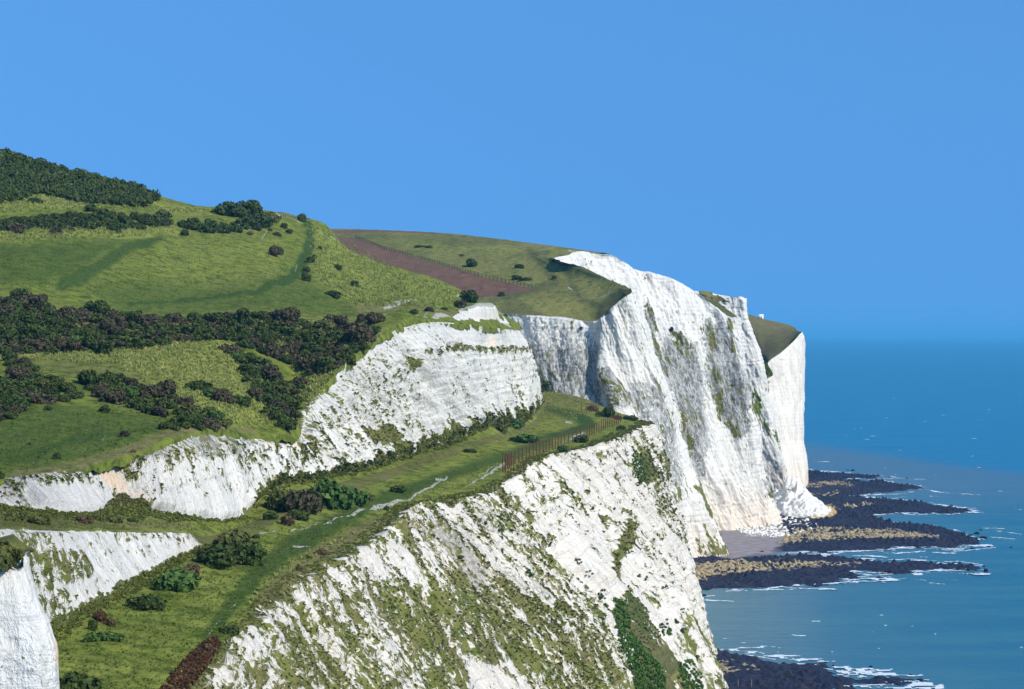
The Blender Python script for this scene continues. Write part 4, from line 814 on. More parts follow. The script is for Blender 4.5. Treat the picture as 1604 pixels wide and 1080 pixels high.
iso = [ # px, py(base), radius px, kind, flat, label
 (430, 400, 11, 'purple', 1.1, 'round dark thorn bush alone in the upper meadow, below the hilltop steps'),
 (289, 368, 7, 'dark', 1.2, 'small dark bush at the upper edge of the meadow, right of the two larger ones'),
 (178, 363, 11, 'dark', 1.1, 'dark bush hanging below the upper hedge belt, widest of those under it'),
 (89, 364, 10, 'purple', 1.1, 'purplish bush just below the left part of the upper hedge belt'),
 (113, 361, 6, 'purple', 1.1, 'small purplish bush right beside the bigger one under the upper belt'),
 (128, 354, 5, 'dark', 1.2, 'smallest bush touching the underside of the upper hedge belt'),
 (204, 354, 6, 'dark', 1.2, 'little dark bush under the upper belt, right of the widest one'),
 (234, 352, 7, 'dark', 1.2, 'dark bush under the right end of the long upper belt'),
 (258, 354, 7, 'purple', 1.0, 'purplish bush closing the right end of the long upper belt'),
 (501, 390, 4, 'dark', 1.3, 'topmost and smallest bush beside the green track up the hill'),
 (492, 402, 4, 'dark', 1.1, 'tiny bush touching the second bush beside the green track'),
 (484, 411, 8, 'dark', 1.1, 'round bush beside the green track, next to the tiny one'),
 (481, 426, 6, 'dark', 1.3, 'upper one of the touching pair beside the green track'),
 (479, 438, 9, 'dark', 1.1, 'lower and larger one of the touching pair beside the green track'),
 (528, 420, 6, 'dark', 1.1, 'small round bush alone on the pale slope right of the track'),
 (554, 446, 8, 'dark', 1.1, 'round bush with a long shadow on the pale slope below the ploughed field'),
 (523, 465, 13, 'dark', 0.8, 'wide low bush on the slope just above the long scrub belt'),
 (475, 346, 9, 'dark', 1.1, 'dark bush on the skyline beside the hilltop fence'),
 (444, 357, 6, 'dark', 1.2, 'upper bush of the pair below the hilltop fence'),
 (452, 364, 6, 'dark', 1.1, 'lower right bush of the pair below the hilltop fence'),
 (434, 368, 7, 'purple', 0.9, 'bush left of the pair below the hilltop fence'),
 (422, 360, 4, 'purple', 0.9, 'tiny scrubby bush beside the chalky hilltop steps'),
 (391, 366, 6, 'brown', 0.8, 'low brownish bush left of the chalk scar under the hilltop'),
 (737, 417, 10, 'dark', 1.0, 'dark bush on the far down above the ploughed field, largest there'),
 (812, 419, 7, 'dark', 0.9, 'rounded bush on the far down right of the largest one'),
 (786, 463, 6, 'dark', 1.1, 'dark bush at the lower corner of the ploughed field'),
 (866, 436, 4, 'dark', 1.1, 'tiny bush on the clifftop grass near the dark gully'),
 (723, 401, 5, 'olive', 0.6, 'small low thicket just above the largest bush of the far down'),
 (807, 436, 10, 'dark', 0.6, 'low scrub patch by the tip of the ploughed field, left half'),
 (823, 438, 10, 'dark', 0.5, 'low scrub patch by the tip of the ploughed field, right half'),
 (655, 386, 9, 'dark', 0.4, 'very low scrub strip on the far down near the skyline, left half'),
 (672, 387, 8, 'dark', 0.4, 'very low scrub strip on the far down near the skyline, right half'),
 (737, 473, 14, 'dark', 1.2, 'tallest dark bush behind the small chalk knoll'),
 (721, 480, 10, 'purple', 1.1, 'purplish bush left of the tallest one behind the chalk knoll'),
 (672, 487, 8, 'purple', 0.9, 'round bush between the long chalk scar and the chalk knoll'),
 (697, 485, 6, 'dark', 0.8, 'small bush on the bank between the round bush and the knoll'),
 (651, 490, 8, 'dark', 0.7, 'low bush under the right end of the long chalk scar'),
 (584, 506, 15, 'purple', 1.0, 'broad bush at the right end of the long scrub belt'),
 (566, 503, 9, 'purple', 1.2, 'narrow upright bush beside the broad one ending the scrub belt'),
 (74, 642, 7, 'dark', 0.9, 'small bush alone on the bright lower meadow, upper left'),
 (165, 647, 10, 'dark', 0.9, 'bush alone on the bright lower meadow under the middle thicket'),
 (196, 682, 11, 'purple', 0.7, 'spreading bush with shadow beside the lower meadow path'),
 (264, 670, 14, 'dark', 0.9, 'rounded grey green bush near the cliff edge left of the last thicket'),
 (90, 719, 7, 'dark', 1.2, 'upright dark bush on the lower meadow close to the cliff edge'),
 (64, 727, 4, 'purple', 1.0, 'tiny bush left of the upright one near the cliff edge'),
 (47, 697, 3, 'dark', 1.1, 'smallest bush beside the left meadow path'),
 (208, 706, 5, 'brown', 0.9, 'little brown bush on the dry rim above the chalk face'),
 (0, 748, 9, 'dark', 1.1, 'dark bush cut by the left edge of view above the chalk'),
 (512, 795, 40, 'green', 1.0, 'big blue green bush on the old railway terrace, middle of the row'),
 (548, 787, 27, 'green', 0.95, 'green bush on the terrace, right of the biggest one'),
 (574, 783, 11, 'olive', 0.8, 'olive bush ending the terrace row on the right'),
 (476, 800, 28, 'purple', 1.1, 'purple tinged bush left of the biggest one on the terrace'),
 (438, 800, 26, 'olive', 1.1, 'olive bush against the chalk at the left of the terrace row'),
 (465, 812, 18, 'dark', 0.7, 'dark bush in front of the purple tinged one on the terrace'),
 (448, 822, 14, 'brown', 0.8, 'brownish bush at the path end of the terrace row'),
 (423, 812, 13, 'dark', 0.9, 'dark bush lowest in the left corner of the terrace row'),
 (622, 770, 13, 'dark', 0.8, 'lone dark bush between the terrace row and the fence'),
 (604, 799, 5, 'dark', 1.3, 'tiny upright bush beside the worn chalk path'),
 (737, 708, 11, 'dark', 0.5, 'low dark bush on the green bank under the upper chalk wall'),
 (819, 693, 22, 'green', 0.5, 'long low green thicket behind the rusty fence'),
 (784, 675, 18, 'olive', 0.9, 'olive scrub mound beside the white chalk tongue'),
 (806, 668, 14, 'green', 0.7, 'green scrub mound right of the white chalk tongue'),
 (908, 693, 13, 'dark', 0.8, 'dark bush outside the fence at the cliff edge'),
 (882, 706, 9, 'green', 0.9, 'green bush outside the fence left of the dark one'),
 (344, 886, 34, 'dark', 1.0, 'dark bush at the end of the lower chalk wall, left of its twin'),
 (386, 884, 30, 'dark', 0.9, 'dark bush at the end of the lower chalk wall, right of its twin'),
 (368, 868, 34, 'olive', 0.95, 'olive bush behind the two dark ones at the lower wall end'),
 (401, 842, 7, 'purple', 0.8, 'small bush at the start of the chalk path'),
 (285, 922, 38, 'green', 0.85, 'large green bush at the foot of the lower chalk wall'),
 (300, 900, 18, 'brown', 0.7, 'brownish bush behind the large green one by the lower wall'),
 (231, 954, 30, 'dark', 0.75, 'low dark oval bush on the terrace grass'),
 (163, 1002, 22, 'green', 0.6, 'blue green rounded bush low on the terrace grass'),
 (161, 972, 12, 'red', 1.3, 'small tree with red leaves at the foot of the lower wall'),
 (172, 982, 10, 'brown', 1.2, 'brown leaved bush leaning beside the red tree'),
 (143, 988, 9, 'dark', 1.5, 'narrow dark bush left of the red tree'),
 (358, 992, 17, 'dark', 0.8, 'dark bush on the terrace rim just above the dark red scrub'),
 (326, 1022, 16, 'brown', 0.7, 'brown bush on the terrace rim beside the red scrub'),
 (112, 1092, 40, 'dark', 0.9, 'dark bush in the bottom left corner beside the near spur'),
 (466, 893, 6, 'brown', 1.3, 'small upright bush on the dry terrace rim'),
 (481, 874, 5, 'dark', 1.2, 'small dark bush just above the dry terrace rim'),
 (505, 867, 10, 'brown', 0.6, 'rust brown low bush on the dry terrace rim'),
 (20, 818, 17, 'olive', 0.9, 'olive bush on the narrow bench, furthest left'),
 (54, 818, 16, 'olive', 0.8, 'olive bush on the narrow bench, second from the left'),
 (69, 820, 9, 'dark', 1.1, 'dark bush on the narrow bench between the two chalk walls'),
 (130, 818, 13, 'brown', 0.8, 'brown bush on the bench under the chalk face, left'),
 (152, 815, 11, 'olive', 0.9, 'olive bush on the bench under the chalk face'),
 (176, 816, 14, 'olive', 0.8, 'olive bush on the bench beside the green bulge'),
 (206, 817, 8, 'dark', 0.8, 'dark bush on the bench at the green bulge'),
 (952, 652, 10, 'dark', 1.3, 'dark bush at the far end of the terrace'),
 (968, 656, 7, 'red', 1.1, 'red leaved bush at the far end of the terrace'),
 (940, 650, 8, 'dark', 0.8, 'low dark bush left of the red leaved one'),
 (928, 642, 10, 'brown', 0.8, 'brown scrub by the rusty frame at the terrace end'),
 (988, 658, 13, 'dark', 0.5, 'low dark green bush on the very tip of the terrace'),
 (972, 672, 9, 'dark', 0.7, 'dark bush below the last fence post'),
 (856, 602, 10, 'green', 0.7, 'green bush at the foot of the grey cliff'),
 (2, 884, 30, 'olive', 1.1, 'bright green bush on top of the near chalk spur'),
 (26, 876, 12, 'olive', 1.2, 'olive tuft at the tip of the near chalk spur'),
]
for a in iso:
    shrub(a[0], a[1], a[2], a[3], a[5], flat=a[4] * (1.0 if a[4] > 0.9 else 1.0), name='small_tree' if 'small tree' in a[5] else 'bush', cat='tree' if 'small tree' in a[5] else 'bush')

def fill(polys, rmin, rmax, k, seed, sep=0.78):
    r = random.Random(seed); pts = []
    for poly in polys:
        xs = [p[0] for p in poly]; ys = [p[1] for p in poly]; pa = np.array(poly)
        for _ in range(k):
            x = r.uniform(min(xs), max(xs)); y = r.uniform(min(ys), max(ys)); q = r.uniform(rmin, rmax)
            if polydist(np.array([x]), np.array([y]), poly)[0] < 0: continue
            if any((x - a) ** 2 + ((y - b) * 1.5) ** 2 < (sep * (q + c)) ** 2 for a, b, c in pts): continue
            pts.append((x, y, q))
    return pts
belts = [
 ('long scrub belt crossing the middle of the hillside', [[(-6, 468), (60, 462), (105, 488), (165, 484), (205, 500), (262, 498), (330, 498), (400, 496), (452, 492), (485, 510), (530, 500), (590, 515), (565, 545), (535, 575), (505, 588), (468, 575), (430, 560), (362, 533), (300, 535), (235, 540), (130, 552), (-6, 556)]], 9, 15, 3000),
 ('dark scrub running down from the belt to the chalk face', [[(362, 545), (400, 560), (440, 590), (470, 630), (468, 662), (440, 668), (408, 632), (385, 600)], [(462, 600), (478, 606), (470, 622), (455, 615)]], 8, 13, 900),
 ('dark thicket at the left edge of the lower slope', [[(8, 560), (36, 566), (66, 590), (104, 598), (126, 620), (120, 628), (62, 630), (-6, 662), (-6, 600), (30, 600)]], 8, 14, 1400),
 ('dark thicket stretching across the yellow slope', [[(132, 598), (170, 585), (205, 598), (255, 612), (300, 632), (298, 646), (245, 650), (215, 640), (160, 625)]], 8, 14, 900),
 ('small thicket on the yellow slope', [[(306, 598), (330, 605), (356, 625), (345, 630), (318, 615)], [(368, 625), (390, 628), (382, 636), (368, 634)]], 8, 12, 300),
 ('last thicket above the rim of the chalk face', [[(285, 655), (300, 645), (335, 645), (352, 662), (330, 668), (290, 670)]], 8, 13, 300),
 ('long upper hedge belt under the wood', [[(-6, 346), (60, 342), (110, 338), (150, 335), (195, 335), (240, 340), (268, 350), (215, 358), (120, 356), (-6, 360)]], 6, 10, 1400),
 ('upper hedge belt below the hilltop bushes', [[(276, 349), (300, 345), (360, 354), (410, 350), (420, 356), (380, 363), (330, 365), (298, 357)]], 6, 9, 700),
 ('clump of bushes on the skyline', [[(346, 329), (375, 324), (428, 340), (422, 352), (390, 347), (350, 333)]], 12, 15, 500),
 ('scattered bushes under the skyline wood', [[(255, 335), (262, 342), (240, 345)], [(50, 312), (64, 316), (55, 322)], [(140, 326), (160, 330), (150, 336)]], 6, 9, 60),
]
rk = random.Random(3); cand = []
for bi, (gname, polys, r0, r1, k) in enumerate(belts):
    cand += [(q * 1.25, x, y, gname) for (x, y, q) in fill(polys, r0 * 0.75, r1 * 1.1, k, 50 + bi, 0.72)]
cand.sort(key=lambda c: -c[0]); rest = cand[190:]
for (q, x, y, gname) in cand[:190]:
    kd = rk.choice(['purple', 'purple', 'dark', 'dark', 'dark', 'green' if rk.random() < 0.35 else 'purple', 'olive' if rk.random() < 0.3 else 'dark'])
    shrub(x, y + q * 0.35, q, kd, 'bush among others in the ' + gname, group=gname, name='bush', flat=rk.uniform(0.8, 1.1), wide=1.15)
print('belt bushes', len(cand), 'single', len(iso))

def scatter(name, pts, rad, tmpl, mat, label, cat, seed, flat=1.0, kind='stuff'):
    """merge many copies of small leafy templates into one mesh"""
    r = np.random.default_rng(seed); n = len(pts); pts = np.asarray(pts, np.float32); rad = np.asarray(rad, np.float32)
    out_ = []
    pick = r.integers(0, len(tmpl), n)
    for k, T in enumerate(tmpl):
        m = pick == k; 
        if not m.any(): continue
        a = r.uniform(0, 6.283, m.sum()).astype(np.float32); c, s_ = np.cos(a)[:, None, None], np.sin(a)[:, None, None]
        x = T[None, :, :, 0] * c - T[None, :, :, 1] * s_; y = T[None, :, :, 0] * s_ + T[None, :, :, 1] * c; z = np.broadcast_to(T[None, :, :, 2] * flat, x.shape)
        V = np.stack([x, y, z], -1) * rad[m][:, None, None, None] + pts[m][:, None, None, :]
        out_.append(V.reshape(-1, 4, 3))
    V = np.concatenate(out_)
    return link(name, mesh_np(name, V, quads(V), mat, smooth=False), kind=kind, label=label, cat=cat)
def inpoly(polys, n, seed):
    r = np.random.default_rng(seed); res = []
    for poly in polys:
        pa = np.array(poly); area = 0.5 * abs(np.dot(pa[:, 0], np.roll(pa[:, 1], 1)) - np.dot(pa[:, 1], np.roll(pa[:, 0], 1)))
        m = int(n * area); x = r.uniform(pa[:, 0].min(), pa[:, 0].max(), m * 4); y = r.uniform(pa[:, 1].min(), pa[:, 1].max(), m * 4)
        ok = polydist(x, y, poly) > 0; res.append(np.stack([x[ok][:m], y[ok][:m]], 1))
    return np.concatenate(res)
def lookup(xy):
    i = np.clip((xy[:, 1] / 2).astype(int), 0, 599); j = np.clip((xy[:, 0] / 2 + 40).astype(int), 0, 899)
    ok = ZB[i, j] < 1e8; return ZX[i, j][ok], xy[ok]
small = [clump(200 + k, lobes=4, leaves=46, size=0.30, flat=0.8) for k in range(6)]
mid_ = [clump(220 + k, lobes=6, leaves=150, size=0.19, flat=0.9) for k in range(6)]
pr = [(ground(x, y + q * 0.3), q) for (q, x, y, gname) in rest]; pr = [(p, q) for p, q in pr if p is not None]
scatter('bushes', [p for p, q in pr], [q * 1.3 * p[1] / F for p, q in pr], [clump(240 + k, lobes=8, leaves=420, size=0.15, flat=0.9) for k in range(5)], ML['dark'], 'smaller bushes filling the scrub belts of the hillside', 'bushes', 299)
# undergrowth knitting the belts together
for bi, (gname, polys, r0, r1, k) in enumerate(belts[:9]):
    G3, xy = lookup(inpoly(polys, 0.032, 300 + bi)); r = np.random.default_rng(bi)
    scatter('undergrowth', G3, r.uniform(0.35, 0.8, len(G3)) * (r0 + 1) * G3[:, 1] / F, small, ML['dark'] if bi % 2 else ML['purple'], 'low dark undergrowth between the bushes of the ' + gname, 'undergrowth', 310 + bi)
# the wood on the skyline
G3, xy = lookup(inpoly([[(-76, 228), (0, 242), (100, 272), (200, 295), (243, 311), (225, 324), (165, 322), (110, 314), (62, 303), (30, 316), (-76, 330)]], 0.075, 330)); r = np.random.default_rng(5)
scatter('woods', G3, r.uniform(7.0, 12.5, len(G3)) * G3[:, 1] / F, mid_, ML['dark'], 'dense dark wood covering the top of the hill', 'wood', 331, flat=1.25)
# rough grass tufts
tuft = []
for k in range(5):
    r = np.random.default_rng(400 + k); n = 9; a = r.uniform(0, 6.283, n); b = np.stack([np.cos(a), np.sin(a), a * 0], 1); base = b * r.uniform(0, 0.35, (n, 1)); tip = base + b * r.uniform(0.2, 0.8, (n, 1)) + np.array([0, 0, 1]) * r.uniform(0.6, 1.1, (n, 1)); sd2 = np.cross(b, [0, 0, 1]) * 0.16
    tuft.append(np.stack([base - sd2, base + sd2, tip + sd2 * 0.3, tip - sd2 * 0.3], 1).astype(np.float32))
def tufts(polys, dn, seed, r0, r1, mat, label):
    G3, xy = lookup(inpoly(polys, dn, seed)); r = np.random.default_rng(seed)
    scatter('grass_tufts', G3, r.uniform(r0, r1, len(G3)), tuft, mat, label, 'grass', seed)
tufts([[(-6, 560), (130, 550), (300, 535), (362, 535), (400, 600), (460, 665), (340, 668), (180, 570), (60, 565)], [(380, 500), (560, 505), (540, 570), (480, 650), (450, 560)]], 0.13, 500, 0.3, 0.6, ML['straw'], 'pale tussock grass on the steep yellow slope')
tufts([[(-6, 355), (260, 352), (280, 362), (200, 372), (-6, 378)], [(480, 350), (520, 365), (640, 430), (720, 455), (700, 480), (560, 480), (500, 440), (490, 400)], [(-6, 310), (60, 300), (160, 315), (390, 335), (300, 335), (130, 327), (-6, 335)]], 0.14, 501, 0.4, 0.8, ML['straw'], 'pale tussock grass on the upper slope')
tufts([[(-6, 380), (470, 362), (450, 440), (480, 490), (110, 460), (-6, 445)], [(-6, 640), (280, 645), (200, 705), (-6, 745)]], 0.03, 502, 0.15, 0.35, ML['meadow'], 'green tussocks in the meadows of the hillside')
tufts([[(95, 1000), (200, 930), (300, 875), (400, 840), (600, 780), (780, 700), (840, 660), (1000, 662), (830, 718), (700, 775), (600, 812), (450, 900), (330, 1010), (260, 1085), (95, 1085)], [(0, 800), (300, 820), (400, 810), (420, 830), (300, 832), (0, 826)]], 0.09, 503, 0.10, 0.26, ML['meadow'], 'rough olive grass on the old railway terrace')
tufts([[(260, 1085), (330, 1005), (440, 905), (545, 848), (610, 805), (560, 830), (450, 880), (400, 930)], [(845, 606), (930, 630), (900, 660), (850, 650)]], 0.30, 504, 0.2, 0.5, ML['straw'], 'dry straw coloured grass along the terrace rim')
# scrub growing on the chalk faces
r = np.random.default_rng(9); Pn, vn_, nn, TVn = NEAR
vis = (vn_ > 0.62) & (TVn > 1.0) & (TVn < 7.0); qx, qy = proj(Pn); vis &= (qx > -40) & (qx < 1200) & (qy < 1120)
ii = np.argwhere(vis); ii = ii[r.choice(len(ii), min(15000, len(ii)), replace=False)]; pp = Pn[ii[:, 0], ii[:, 1]]
rad = r.uniform(0.15, 0.42, len(pp)) * np.clip(pp[:, 1] / 400, 0.55, 1.6)
grn = vn_[ii[:, 0], ii[:, 1]] > 0.80
scatter('cliff_scrub', pp[grn], rad[grn], small[:3], ML['olive2'], 'olive scrub clinging to the chalk faces', 'scrub', 601, flat=0.8)
scatter('cliff_scrub', pp[~grn], rad[~grn] * 0.9, small[3:], ML['dark'], 'thin dark tufts rooted in cracks of the chalk faces', 'scrub', 602, flat=0.8)
def band(lo, hi, n, r0, r1, mat, label, seed, u0=0, u1=99, flat=0.9):
    m = (TVn > lo) & (TVn < hi) & (TUn > u0) & (TUn < u1) & (qx > -40) & (qx < 1200) & (qy < 1110); jj = np.argwhere(m); q_ = np.random.default_rng(seed); jj = jj[q_.choice(len(jj), min(n, len(jj)), replace=False)]; c_ = Pn[jj[:, 0], jj[:, 1]]
    scatter('wall_foot_scrub' if lo > 3.5 else 'rim_grass', c_, q_.uniform(r0, r1, n)[:len(c_)] * np.clip(c_[:, 1] / 400, 0.5, 1.6), small, mat, label, 'scrub' if lo > 3.5 else 'grass', seed, flat=flat)
TUn = np.broadcast_to(NEAR_TU[None, :], TVn.shape)
band(2.955, 3.06, 2600, 0.15, 0.45, ML['bank'], 'ragged grass along the broken rim of the terrace', 620)
band(5.7, 6.10, 1300, 0.25, 0.7, ML['bank'], 'olive scrub banked against the foot of the upper chalk wall', 621, u0=6.3, u1=13.5, flat=0.75)
band(5.9, 6.12, 110, 0.5, 1.2, ML['dark'], 'darker scrub climbing the foot of the upper chalk wall', 622, u0=6.3, u1=13.5, flat=0.75)
band(3.92, 4.10, 900, 0.25, 0.7, ML['bank'], 'olive scrub at the foot of the lower chalk wall', 623, u0=0.5, u1=4.8, flat=1.1)
band(5.6, 6.03, 900, 0.3, 0.7, ML['bank'], 'olive scrub on the narrow bench between the chalk walls', 624, u0=0.5, u1=6.0)
G3, xy = lookup(inpoly([[(248, 1088), (288, 1088), (316, 1052), (346, 1012), (336, 1000), (312, 1016), (285, 1042)]], 0.30, 630)); r = np.random.default_rng(31)
scatter('red_scrub', G3, r.uniform(0.2, 0.5, len(G3)), small, ML['red'], 'band of dark red scrub along the terrace rim at the bottom', 'scrub', 631, flat=0.9)
spots = [(970, 842, 7), (967, 870, 6), (968, 888, 7), (985, 862, 6), (1000, 905, 4), (1010, 908, 5), (940, 940, 10), (948, 950, 8), (1044, 921, 5), (1036, 925, 5), (1053, 932, 5), (1050, 898, 4), (1040, 985, 8), (1066, 958, 5), (1058, 975, 6), (1070, 990, 7), (1005, 955, 6), (1012, 965, 4), (890, 870, 9), (905, 885, 10), (918, 900, 9), (895, 815, 7), (925, 800, 6), (860, 850, 6), (870, 780, 5), (845, 800, 6), (1000, 745, 6), (1000, 725, 7), (998, 760, 6), (1030, 740, 6), (1045, 770, 6), (1055, 800, 6), (1060, 815, 5), (980, 800, 5), (800, 830, 6), (780, 870, 7), (830, 900, 8), (760, 820, 5), (720, 870, 6), (690, 905, 6), (640, 850, 5), (1020, 700, 5), (963, 797, 4), (1085, 1005, 6), (1090, 1030, 7)]
pr = [(ground(x, y), q) for x, y, q in spots]; pr = [(p, q) for p, q in pr if p is not None]; r = np.random.default_rng(44); c_ = []; q2 = []
for p, q in pr:
    for _ in range(7): c_.append(p + r.normal(size=3) * q * p[1] / F * 0.42); q2.append(q * p[1] / F * r.uniform(0.3, 0.6))
scatter('cliff_scrub', c_, q2, small, ML['green'], 'dark green scrub tufts on the ledges of the sea cliff', 'scrub', 640, flat=1.0)
G3, xy = lookup(inpoly([[(963, 932), (978, 940), (990, 990), (1008, 1022), (1032, 1042), (1050, 1085), (1000, 1085), (985, 1040), (970, 1000), (962, 965)], [(990, 702), (1003, 712), (1008, 760), (998, 763), (992, 740)], [(1066, 1036), (1084, 1034), (1100, 1062), (1104, 1085), (1070, 1085), (1062, 1060)], [(1034, 985), (1052, 984), (1050, 998), (1036, 998)]], 0.22, 610)); r = np.random.default_rng(12)
scatter('ivy', G3, r.uniform(0.35, 0.75, len(G3)), small, ML['ivy'], 'bright green ivy hanging down the sea cliff', 'ivy', 611)

# ================================================================== FENCES, HUT, OPENINGS
def fence(path, npost, hgt, pw, mat, name, label, cat, rails=(0.35, 0.95), group=None, z0=0.0, railr=0.03):
    pts = [ground(*p) for p in path]; pts = [p for p in pts if p is not None]; P3 = np.array(pts); seg = np.concatenate([[0], np.cumsum(np.linalg.norm(np.diff(P3, axis=0), axis=1))])
    root = link(name, None, label=label, cat=cat, loc=tuple(float(v) for v in P3[0])); o = P3[0]
    q = np.linspace(0, seg[-1], npost); Q = np.stack([np.interp(q, seg, P3[:, k]) for k in range(3)], 1) - o
    rr_ = random.Random(npost)
    for p in Q:
        V, Fq = tube(p + [0, 0, -0.5], p + [rr_.uniform(-.06, .06), rr_.uniform(-.06, .06), hgt * rr_.uniform(0.9, 1.06)], pw, pw * 0.8, 5); link('post', mesh_np('post', V, Fq, mat, smooth=False), parent=root)
    for f_ in rails:
        V, Fq = join([tube(Q[k] + [0, 0, hgt * f_], Q[k + 1] + [0, 0, hgt * f_], railr, railr, 4) for k in range(len(Q) - 1)]); link('rail', mesh_np('rail', V, Fq, mat, smooth=False), parent=root)
    return root
fence([(787, 741), (803, 727), (838, 713), (880, 696), (918, 685), (952, 668), (970, 660)], 42, 3.3, 0.15, M_rust, 'railing', 'rusty iron railing running along the terrace above the sea cliff', 'railing', (0.3, 0.93), railr=0.075)
fence([(787, 741), (804, 743)], 5, 4.2, 0.10, M_rust, 'railing', 'short rusty end panel closing off the terrace railing', 'railing', (0.25, 0.6, 0.93), railr=0.05)
fence([(804, 743), (835, 722), (872, 706), (905, 692)], 16, 1.9, 0.07, M_rust, 'railing', 'lower second rusty railing nearer the cliff edge', 'railing', (0.9,), railr=0.035)
fence([(910, 646), (920, 647), (936, 644)], 7, 3.6, 0.13, M_rust, 'rusty_frame', 'broken rusty iron frame standing at the terrace end', 'frame', (0.3, 0.9), railr=0.07)
fence([(433, 343), (440, 342), (448, 343), (456, 345), (464, 348)], 9, 2.6, 0.14, M_wood, 'wooden_fence', 'pale wooden fence posts on the hilltop beside the steps', 'fence', (0.85,), railr=0.06)
fence([(556, 373), (602, 390), (669, 409), (737, 429), (804, 444), (832, 450)], 70, 1.6, 0.14, M_darkwood, 'field_fence', 'dark post fence along the upper side of the ploughed field', 'fence', (0.5, 0.9), railr=0.07)
fence([(62, 318), (90, 320), (118, 324), (148, 328)], 14, 1.8, 0.09, M_wood, 'wooden_fence', 'thin pale fence below the skyline wood', 'fence', (0.9,), railr=0.04)
g_ = ground(1190, 499)
if g_ is not None:
    root = link('hut', None, label='tiny white hut on the skyline of the far headland', cat='hut', loc=tuple(float(v) for v in g_))
    V, Fq = box((0, 0, 0.9), (3.0, 2.4, 2.4)); link('wall', mesh_np('wall', V, Fq, M_white, smooth=False), parent=root)
    V = np.array([(-1.7, -1.4, 2.1), (1.7, -1.4, 2.1), (1.7, 1.4, 2.1), (-1.7, 1.4, 2.1), (-1.7, 0, 2.9), (1.7, 0, 2.9)], float); Fq = np.array([(0, 1, 5, 4), (2, 3, 4, 5), (0, 4, 3, 3), (1, 2, 5, 5)])
    link('roof', mesh_np('roof', V, Fq, M_white, smooth=False), parent=root)
    V, Fq = box((0.3, -1.22, 0.7), (0.8, 0.06, 1.7)); link('door', mesh_np('door', V, Fq, M_roof, smooth=False), parent=root)
def hole(px, py, rp, label, name='tunnel_mouth'):
    g_ = ground(px, py)
    if g_ is None: return
    r = rp * g_[1] / F; k = 18; th = np.linspace(0, 2 * math.pi, k, endpoint=False); j = 1 + 0.12 * np.sin(th * 3 + px)
    rings = []
    for (rad, d) in ((1.25, 0.4), (1.12, -0.9), (0.95, -1.0), (0.8, 3.0), (0.01, 3.2)): rings.append(np.stack([np.cos(th) * r * rad * j, np.full(k, d), np.sin(th) * r * rad * j], 1))
    V = np.concatenate(rings); Fq = np.array([[a * k + i, a * k + (i + 1) % k, (a + 1) * k + (i + 1) % k, (a + 1) * k + i] for a in range(4) for i in range(k)])
    link(name, mesh_np(name, V, Fq, M_black, smooth=False), label=label, cat='opening', loc=tuple(float(v) for v in g_))
hole(1053, 515, 2.6, 'round dark tunnel mouth high in the big white headland face')
hole(911, 515, 2.2, 'round dark tunnel mouth under the grassy edge of the nearer headland')
# two thin posts on the foreshore
for i, (x_, y_) in enumerate(((1156, 1079), (1177, 1079))):
    X_, Y_ = WZ(x_, y_ + 3); V, Fq = tube((0, 0, 0), (0.05, 0, 2.6), 0.09, 0.07, 6)
    link('shore_post', mesh_np('shore_post', V, Fq, M_wood, smooth=False), label=['pale post on the near reef, closer to the cliff', 'pale post on the near reef, farther from the cliff'][i], cat='post', loc=(X_, Y_, 0.2))

# ================================================================== ROCKS AND FOAM
def rockmesh(seed, mat):
    r = random.Random(seed); import bmesh
    bm = bmesh.new(); bmesh.ops.create_icosphere(bm, subdivisions=2, radius=1.0)
    for _ in range(7):
        d = Vector((r.gauss(0, 1), r.gauss(0, 1), r.gauss(0, 1))).normalized(); c = r.uniform(0.45, 0.8)
        for v in bm.verts:
            e = v.co.dot(d) - c
            if e > 0: v.co -= d * e
    for v in bm.verts: v.co *= 1 + r.uniform(-.05, .05)
    me = bpy.data.meshes.new('rock'); bm.to_mesh(me); bm.free(); me.materials.append(mat); return me
RW = [rockmesh(i, M_weedrock) for i in range(4)]; RC = [rockmesh(10 + i, M_chalkrock) for i in range(4)]; RT = [rockmesh(20 + i, M_tanrock) for i in range(4)]
def rock(px, py, rp, ms, label, group=None, cat='rock', onfore=False, name='rock'):
    X_, Y_ = WZ(px, py, 0.3); r = rp * Y_ / F
    o = link(name, ms[rb.randrange(4)], label=label, cat=cat, group=group, loc=(X_, Y_, 0.1 * r + (0.7 if onfore else -0.1))); o.scale = (r * rb.uniform(.9, 1.2), r * rb.uniform(.9, 1.6), min(2.2, r * 0.75)); o.rotation_euler = (rb.uniform(-.2, .2), rb.uniform(-.2, .2), rb.uniform(0, 6.28))
for (a, b, c) in [(1530, 836, 5), (1540, 843, 6), (1521, 838, 3), (1524, 860, 4), (1513, 850, 4), (1550, 856, 3), (1584, 857, 3), (1537, 830, 2.5), (1500, 836, 4)]: rock(a, b, c, RW, 'dark weedy rock in the water off the longest middle reef', 'loose rocks off the middle reef')
for (a, b, c) in [(1532, 889, 3), (1545, 894, 6), (1525, 897, 3), (1516, 893, 4), (1541, 887, 3), (1442, 880, 4), (1466, 882, 3), (1500, 892, 3)]: rock(a, b, c, RW, 'dark weedy rock in the water off the tip of the long thin reef', 'loose rocks off the thin reef')
for (a, b, c) in [(1426, 1057, 4), (1440, 1065, 6), (1450, 1066, 3), (1375, 1061, 7), (1366, 1065, 4), (1294, 1037, 3), (1306, 1042, 3), (1364, 1043, 3), (1333, 1047, 2), (1228, 1038, 4), (1413, 1062, 3)]: rock(a, b, c, RW, 'dark weedy rock in the surf beside the nearest reef', 'loose rocks off the nearest reef')
